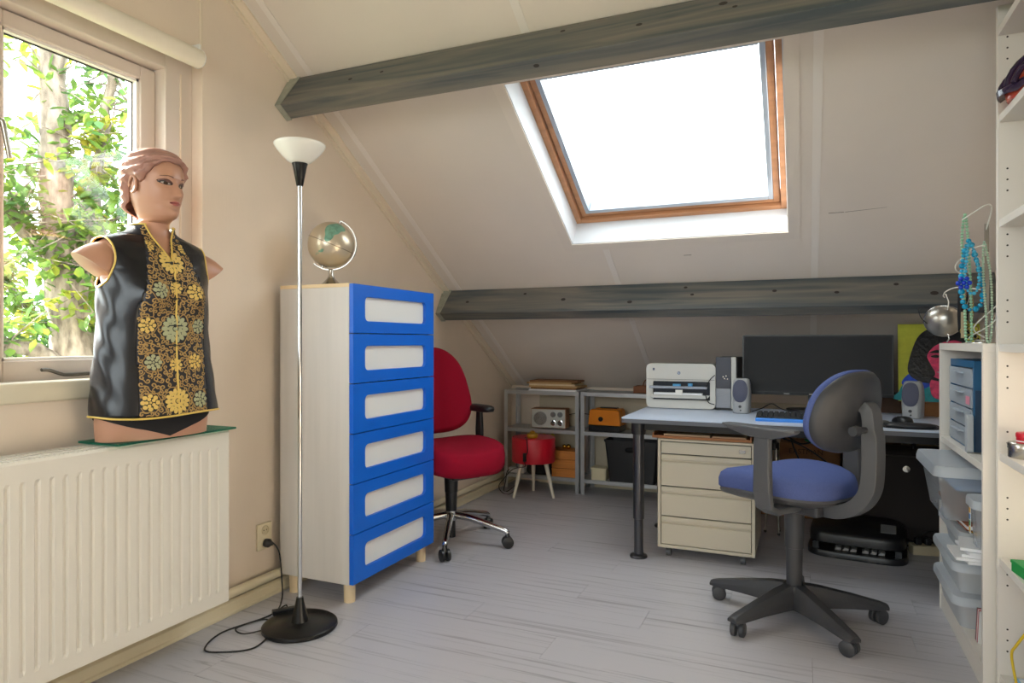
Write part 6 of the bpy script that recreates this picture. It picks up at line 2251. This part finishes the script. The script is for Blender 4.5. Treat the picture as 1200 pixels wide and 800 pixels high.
# gold piping: armholes, hem, neck edges, front edge
q = MB()
for s in (-1, 1):
    loop = []
    for k in range(60):
        a = 2 * pi * k / 60
        tx, tz = -0.006 + 0.065 * cos(a), 0.580 + 0.083 * sin(a)
        # find the vest point on this side at height tz with x = tx
        best = None
        for m in range(90):
            ph = s * (radians(20) + radians(140) * m / 89)
            v = vest_pt(ph, tz)
            e = abs(v.x - tx)
            if best is None or e < best[0]:
                best = (e, v)
        loop.append(best[1])
    # soften the stepping
    for _ in range(4):
        loop = [(loop[i - 1] + loop[i] * 2 + loop[(i + 1) % 60]) / 4 for i in range(60)]
    q.tube(loop, 0.0034, 7, loop=True)
q.build('armhole_piping', PIPING, vest, 180)
q = MB()
q.tube([vest_pt(p, HEM + 0.004 * sin(3 * p), 0.001) for p in vph], 0.0034, 7, loop=True)
q.build('hem_piping', PIPING, vest, 180)
q = MB()
zs_ = [HEM + (0.596 - HEM) * k / 50 for k in range(51)]
q.tube([front_pt(0.004, z, 0.002) for z in zs_] , 0.0030, 7)
for s in (-1, 1):
    pt2 = [front_pt(s * max(0.004, neck_gap(0.59 + 0.126 * k / 20) + 0.002), 0.59 + 0.126 * k / 20, 0.001) for k in range(21)]
    q.tube(pt2, 0.0032, 7)
top = [vest_pt(p, 0.716, 0.0) for p in vph if abs(p) > 0.66]
neg = [vest_pt(p, 0.716) for p in vph if p < -0.66]
pos = [vest_pt(p, 0.716) for p in vph if p > 0.66]
q.tube(pos + neg, 0.0032, 7)
q.build('front_piping', PIPING, vest, 180)

# embroidery: chrysanthemum medallions and scroll work, raised over the brocade
flowers = []


def inside(y_, z, m=0.006):
    if z < HEM + m or z > 0.708:
        return False
    if z > 0.675:
        return neck_gap(z) + m < abs(y_) < 0.062
    return neck_gap(z) + m * (z > 0.59) <= abs(y_) < SEAMY(z) - m * 0.6


def petal(mb_, cy_, cz_, ang, r0, r1, wd, e):
    n = 7
    L, Rr, Cc = [], [], []
    for k in range(n):
        t_ = k / (n - 1)
        r = r0 + (r1 - r0) * t_
        w_ = wd * sin(pi * min(1, 0.12 + 0.80 * t_)) ** 0.7
        for lst, sd, ee in ((L, 1, 0.4), (Cc, 0, 1.0), (Rr, -1, 0.4)):
            yy = cy_ + r * cos(ang) - sd * w_ * sin(ang)
            zz_ = cz_ + r * sin(ang) + sd * w_ * cos(ang)
            lst.append((yy, zz_, ee))
    if not all(inside(a[0], a[1], 0.0) for a in Cc):
        return
    P3 = lambda a: front_pt(a[0], a[1], e * a[2] + 0.0012)
    mb_.rings([[P3(a) for a in L], [P3(a) for a in Cc], [P3(a) for a in Rr]], False, False)


FL = [(0.0, 0.590, 0.042), (0.0, 0.365, 0.046), (0.0, 0.125, 0.042),
      (0.072, 0.255, 0.026), (-0.072, 0.255, 0.026), (0.060, 0.490, 0.027), (-0.060, 0.490, 0.027),
      (0.088, 0.375, 0.025), (-0.088, 0.375, 0.025), (0.086, 0.125, 0.028), (-0.086, 0.125, 0.028), (0.0, 0.245, 0.022), (0.0, 0.500, 0.022), (0.060, 0.640, 0.018), (-0.060, 0.640, 0.018)]
for n_, (fy_, fz_, fr_) in enumerate(FL):
    fl = MB()
    kk = 14 if fr_ > 0.03 else 8
    for ringi, (r0, r1, cnt, wd) in enumerate(((0.55, 1.0, kk, 0.17 if fr_ > 0.03 else 0.26), (0.22, 0.62, kk - 3, 0.13 if fr_ > 0.03 else 0.2))):
        for k in range(cnt):
            petal(fl, fy_, fz_, 2 * pi * (k + 0.5 * ringi) / cnt, fr_ * r0, fr_ * r1, fr_ * wd, 0.0022 + 0.001 * ringi)
    fl.ball(front_pt(fy_, fz_, 0.002), fr_ * 0.16, 8, 6)
    pale = n_ in (1, 4, 7, 9, 6)
    fo = fl.build('embroidered_flower', GOLDG if pale else GOLDY, vest, 60)
    fo['label'] = 'greenish silver embroidered flower' if pale else 'yellow gold embroidered flower'

g = random.Random(11)
q = MB()
cent = []


def ribbon(pts2, wd, e):
    """flat raised ribbon along (y, z) points"""
    L, Cc, Rr = [], [], []
    n = len(pts2)
    for i, (a, b_) in enumerate(pts2):
        p0, p1 = pts2[max(i - 1, 0)], pts2[min(i + 1, n - 1)]
        dy, dz = p1[0] - p0[0], p1[1] - p0[1]
        l_ = sqrt(dy * dy + dz * dz) or 1
        w_ = wd * (0.45 + 0.55 * sin(pi * (i + 0.5) / n) ** 0.5)
        L.append(front_pt(a - dz / l_ * w_, b_ + dy / l_ * w_, 0.0010))
        Cc.append(front_pt(a, b_, e))
        Rr.append(front_pt(a + dz / l_ * w_, b_ - dy / l_ * w_, 0.0010))
    q.rings([L, Cc, Rr], False, False)


tries = 0
while tries < 12000 and len(cent) < 520:
    tries += 1
    a, b_ = g.uniform(-0.118, 0.118), g.uniform(HEM + 0.006, 0.71)
    if not inside(a, b_, 0.007):
        continue
    if any((a - c) ** 2 + (b_ - d_) ** 2 < (r + 0.004) ** 2 for c, d_, r in FL):
        continue
    if any((a - c) ** 2 + (b_ - d_) ** 2 < 0.0146 ** 2 for c, d_ in cent):
        continue
    cent.append((a, b_))
    rot = g.uniform(0, 2 * pi)
    sgn = g.choice((-1, 1))
    R1 = g.uniform(0.0065, 0.0088)
    pts2 = []
    for k in range(17):
        t_ = k / 16
        r = R1 * (0.22 + 0.78 * t_)
        an = rot + sgn * (0.3 + 2 * pi * 1.05 * t_)
        pts2.append((a + r * cos(an), b_ + r * sin(an)))
    # the tail swings outward
    la = pts2[-1]
    an = rot + sgn * (0.3 + 2 * pi * 1.05) + sgn * pi / 2
    for k in range(1, 6):
        an -= sgn * 0.22
        la = (la[0] + 0.0030 * cos(an), la[1] + 0.0030 * sin(an))
        pts2.append(la)
    pts2 = [p_ for p_ in pts2 if inside(p_[0], p_[1], 0.001)]
    if len(pts2) > 6:
        ribbon(pts2, 0.0021, 0.0024)
ob = q.build('scroll_embroidery', GOLD, vest, 180)
ob['kind'] = 'stuff'
ob['label'] = 'dull gold scrolling embroidery'
# bead outline frames around the medallions
q2 = MB()
for (fy_, fz_, fr_) in FL[:11]:
    if fr_ < 0.025:
        continue
    pth = [(fy_ + fr_ * (1.16 + 0.06 * cos(6 * a)) * cos(a), fz_ + fr_ * (1.16 + 0.06 * cos(6 * a)) * sin(a)) for a in [2 * pi * k / 48 for k in range(48)]]
    run = []
    for p_ in pth + pth[:1]:
        if inside(p_[0], p_[1], 0.002):
            run.append(front_pt(p_[0], p_[1], 0.0018))
        else:
            if len(run) > 3:
                q2.tube(run, 0.0014, 5)
            run = []
    if len(run) > 3:
        q2.tube(run, 0.0014, 5)
q2.build('medallion_outline', GOLD, vest, 180)
# knot buttons
for z in (0.585, 0.525, 0.465, 0.375, 0.31):
    qb = MB().ball(front_pt(-0.004, z, 0.006), 0.0055, 10, 8)
    for s in (-1, 1):
        qb.tube([front_pt(s * 0.004, z, 0.004), front_pt(s * 0.016, z + 0.001, 0.004), front_pt(s * 0.024, z, 0.004)], 0.0022, 6)
    qb.build('knot_button', BLACK, vest, 180)

# ------------------------------------------------------------------ outside: tree, shrub wall, lawn
GZ = -5.2
lawn = struct(MB().box(-90, 40, -60, 80, GZ - 0.3, GZ).build('ground', GRASS))
LEAF = bpy.data.materials.new('leaf')
LEAF.use_nodes = True
nt = LEAF.node_tree
b = nt.nodes['Principled BSDF']
b.inputs['Roughness'].default_value = 0.45
geo = nt.nodes.new('ShaderNodeTexCoord')
nz = nt.nodes.new('ShaderNodeTexNoise')
nz.inputs['Scale'].default_value = 2.6
nz.inputs['Detail'].default_value = 5
cr = nt.nodes.new('ShaderNodeValToRGB')
cr.color_ramp.elements[0].position = 0.40
cr.color_ramp.elements[1].position = 0.72
cr.color_ramp.elements[0].color = srgb(72, 110, 60) + (1,)
cr.color_ramp.elements[1].color = srgb(186, 174, 66) + (1,)
e_ = cr.color_ramp.elements.new(0.56)
e_.color = srgb(114, 142, 58) + (1,)
trl = nt.nodes.new('ShaderNodeBsdfTranslucent')
mx = nt.nodes.new('ShaderNodeMixShader')
mx.inputs['Fac'].default_value = 0.45
nt.links.new(geo.outputs['Object'], nz.inputs['Vector'])
nt.links.new(nz.outputs['Fac'], cr.inputs['Fac'])
nt.links.new(cr.outputs['Color'], b.inputs['Base Color'])
nt.links.new(cr.outputs['Color'], trl.inputs['Color'])
nt.links.new(b.outputs[0], mx.inputs[1])
nt.links.new(trl.outputs[0], mx.inputs[2])
nt.links.new(mx.outputs[0], nt.nodes['Material Output'].inputs['Surface'])


def leaf_mesh(q_, c, d, up, L, W):
    d = d.normalized()
    sd = d.cross(up)
    if sd.length < 1e-4:
        sd = Vector((1, 0, 0))
    sd.normalize()
    nn = sd.cross(d)
    q_.add([c, c + d * L * 0.35 + sd * W, c + d * L * 0.75 + sd * W * 0.7, c + d * L - nn * L * 0.1, c + d * L * 0.75 - sd * W * 0.7, c + d * L * 0.35 - sd * W, c + d * L * 0.4 - nn * W * 0.3],
           [(0, 1, 6), (1, 2, 6), (2, 3, 6), (3, 4, 6), (4, 5, 6), (5, 0, 6)])


def grow_tree(root, trunk_paths, nleaf, lo, hi, seed, leafL):
    g = random.Random(seed)
    loc = Vector(root.location)
    tips = []
    for k, (pts, r0, r1) in enumerate(trunk_paths):
        sp = smooth_path([Vector(p) - loc for p in pts], 6)
        n = len(sp)
        sp = [p + Vector((g.uniform(-1, 1), g.uniform(-1, 1), 0)) * 0.012 for p in sp]
        MB().tube(sp, [r0 + (r1 - r0) * i / (n - 1) + 0.008 * sin(i * 2.1) * (r0 > 0.08) for i in range(n)], 10).build('trunk' if k == 0 else 'branch', BARK, root, 180)
        if k in (4, 5) and leafL < 0.15:
            tips += sp[2 * n // 3:]
        elif k:
            tips += sp[n // 4:]
        else:
            tips += sp[2 * n // 3:]
    tw, lf = MB(), MB()
    for _ in range(nleaf // 14):
        a = g.choice(tips)
        dirv = Vector((g.gauss(0, 1), g.gauss(0, 1), g.gauss(0.1, 0.8))).normalized()
        ln = g.uniform(0.25, 0.85)
        bend = Vector((g.gauss(0, .25), g.gauss(0, .25), g.gauss(-.1, .2)))
        tp = [a + dirv * ln * t_ + bend * ln * t_ * t_ for t_ in (0, .25, .5, .75, 1.0)]
        tw.tube(tp, [0.010, 0.008, 0.006, 0.004, 0.002], 5)
        for _ in range(14):
            i = g.choice((1, 2, 3, 3, 4, 4))
            c = tp[i] + Vector((g.gauss(0, .05), g.gauss(0, .05), g.gauss(0, .05)))
            d = Vector((g.gauss(0, 1), g.gauss(0, 1), g.gauss(-0.5, 0.6)))
            leaf_mesh(lf, c, d, Vector((g.gauss(0, .3), g.gauss(0, .3), 1)), g.uniform(0.6, 1.25) * leafL, g.uniform(0.20, 0.32) * leafL)
    tw.build('twigs', BARK, root, 180)['kind'] = 'stuff'
    lf.build('leaves', LEAF, root, 180)['kind'] = 'stuff'


tree = thing('tree', 'large tree with forked grey trunk and yellow green leaves outside the window', 'tree', (-5.95, 3.75, GZ))
grow_tree(tree, [
    ([(-5.95, 3.75, GZ), (-5.93, 3.80, -2.5), (-5.90, 3.87, 0.2), (-5.88, 3.90, 1.0), (-5.98, 3.84, 1.75), (-5.98, 3.80, 2.4), (-6.0, 3.78, 3.6), (-6.0, 3.8, 5.0)], 0.24, 0.085),
    ([(-5.90, 3.88, 1.35), (-5.75, 3.98, 1.75), (-5.80, 4.0, 2.3), (-5.75, 4.05, 2.9), (-5.6, 4.1, 3.8)], 0.10, 0.03),
    ([(-5.88, 3.90, 1.25), (-5.62, 4.12, 1.65), (-5.55, 4.35, 2.05), (-5.45, 4.55, 2.6), (-5.4, 4.7, 3.4)], 0.095, 0.03),
    ([(-5.97, 3.84, 1.75), (-6.05, 3.60, 2.05), (-6.15, 3.35, 2.35), (-6.3, 2.9, 2.7)], 0.085, 0.03),
    ([(-5.90, 3.88, 0.78), (-5.85, 3.60, 1.02), (-5.92, 3.35, 1.10), (-6.1, 2.9, 1.25)], 0.085, 0.04),
    ([(-5.90, 3.88, 0.62), (-5.85, 3.62, 0.78), (-5.95, 3.30, 0.85), (-6.1, 2.8, 0.88)], 0.075, 0.04),
    ([(-5.88, 3.90, 0.9), (-5.6, 4.2, 1.15), (-5.45, 4.45, 1.35), (-5.3, 4.9, 1.55)], 0.05, 0.02),
    ([(-5.55, 4.35, 2.05), (-5.3, 4.55, 2.1), (-5.1, 4.8, 2.25)], 0.035, 0.012),
    ([(-5.62, 4.12, 1.65), (-5.35, 4.35, 1.70), (-5.0, 4.6, 1.8)], 0.035, 0.012)], 5400, None, None, 3, 0.13)
tree2 = thing('tree', 'leafy yellowing tree standing further back behind the forked trunk', 'tree', (-11.0, 7.6, GZ))
grow_tree(tree2, [
    ([(-11.0, 7.6, GZ), (-11.0, 7.6, -1), (-11.1, 7.5, 1.5), (-11, 7.6, 4)], 0.25, 0.08),
    ([(-11.0, 7.6, -0.8), (-11.2, 6.6, 0.6), (-11.4, 5.6, 1.4)], 0.08, 0.03),
    ([(-11.0, 7.6, -0.5), (-10.5, 8.4, 0.6), (-10.2, 9.4, 1.4)], 0.08, 0.03),
    ([(-11.0, 7.6, 0.4), (-11.3, 6.8, 1.6), (-11.5, 6.0, 2.6)], 0.07, 0.03),
    ([(-11.0, 7.6, 0.8), (-10.6, 8.5, 2.0), (-10.4, 9.2, 3.0)], 0.07, 0.03),
    ([(-11.0, 7.6, -2.2), (-11.3, 6.4, -1.2), (-11.5, 5.2, -0.3)], 0.08, 0.03),
    ([(-11.0, 7.6, -2.2), (-10.4, 8.8, -1.2), (-10.0, 10.0, -0.3)], 0.08, 0.03)], 6500, None, None, 9, 0.19)
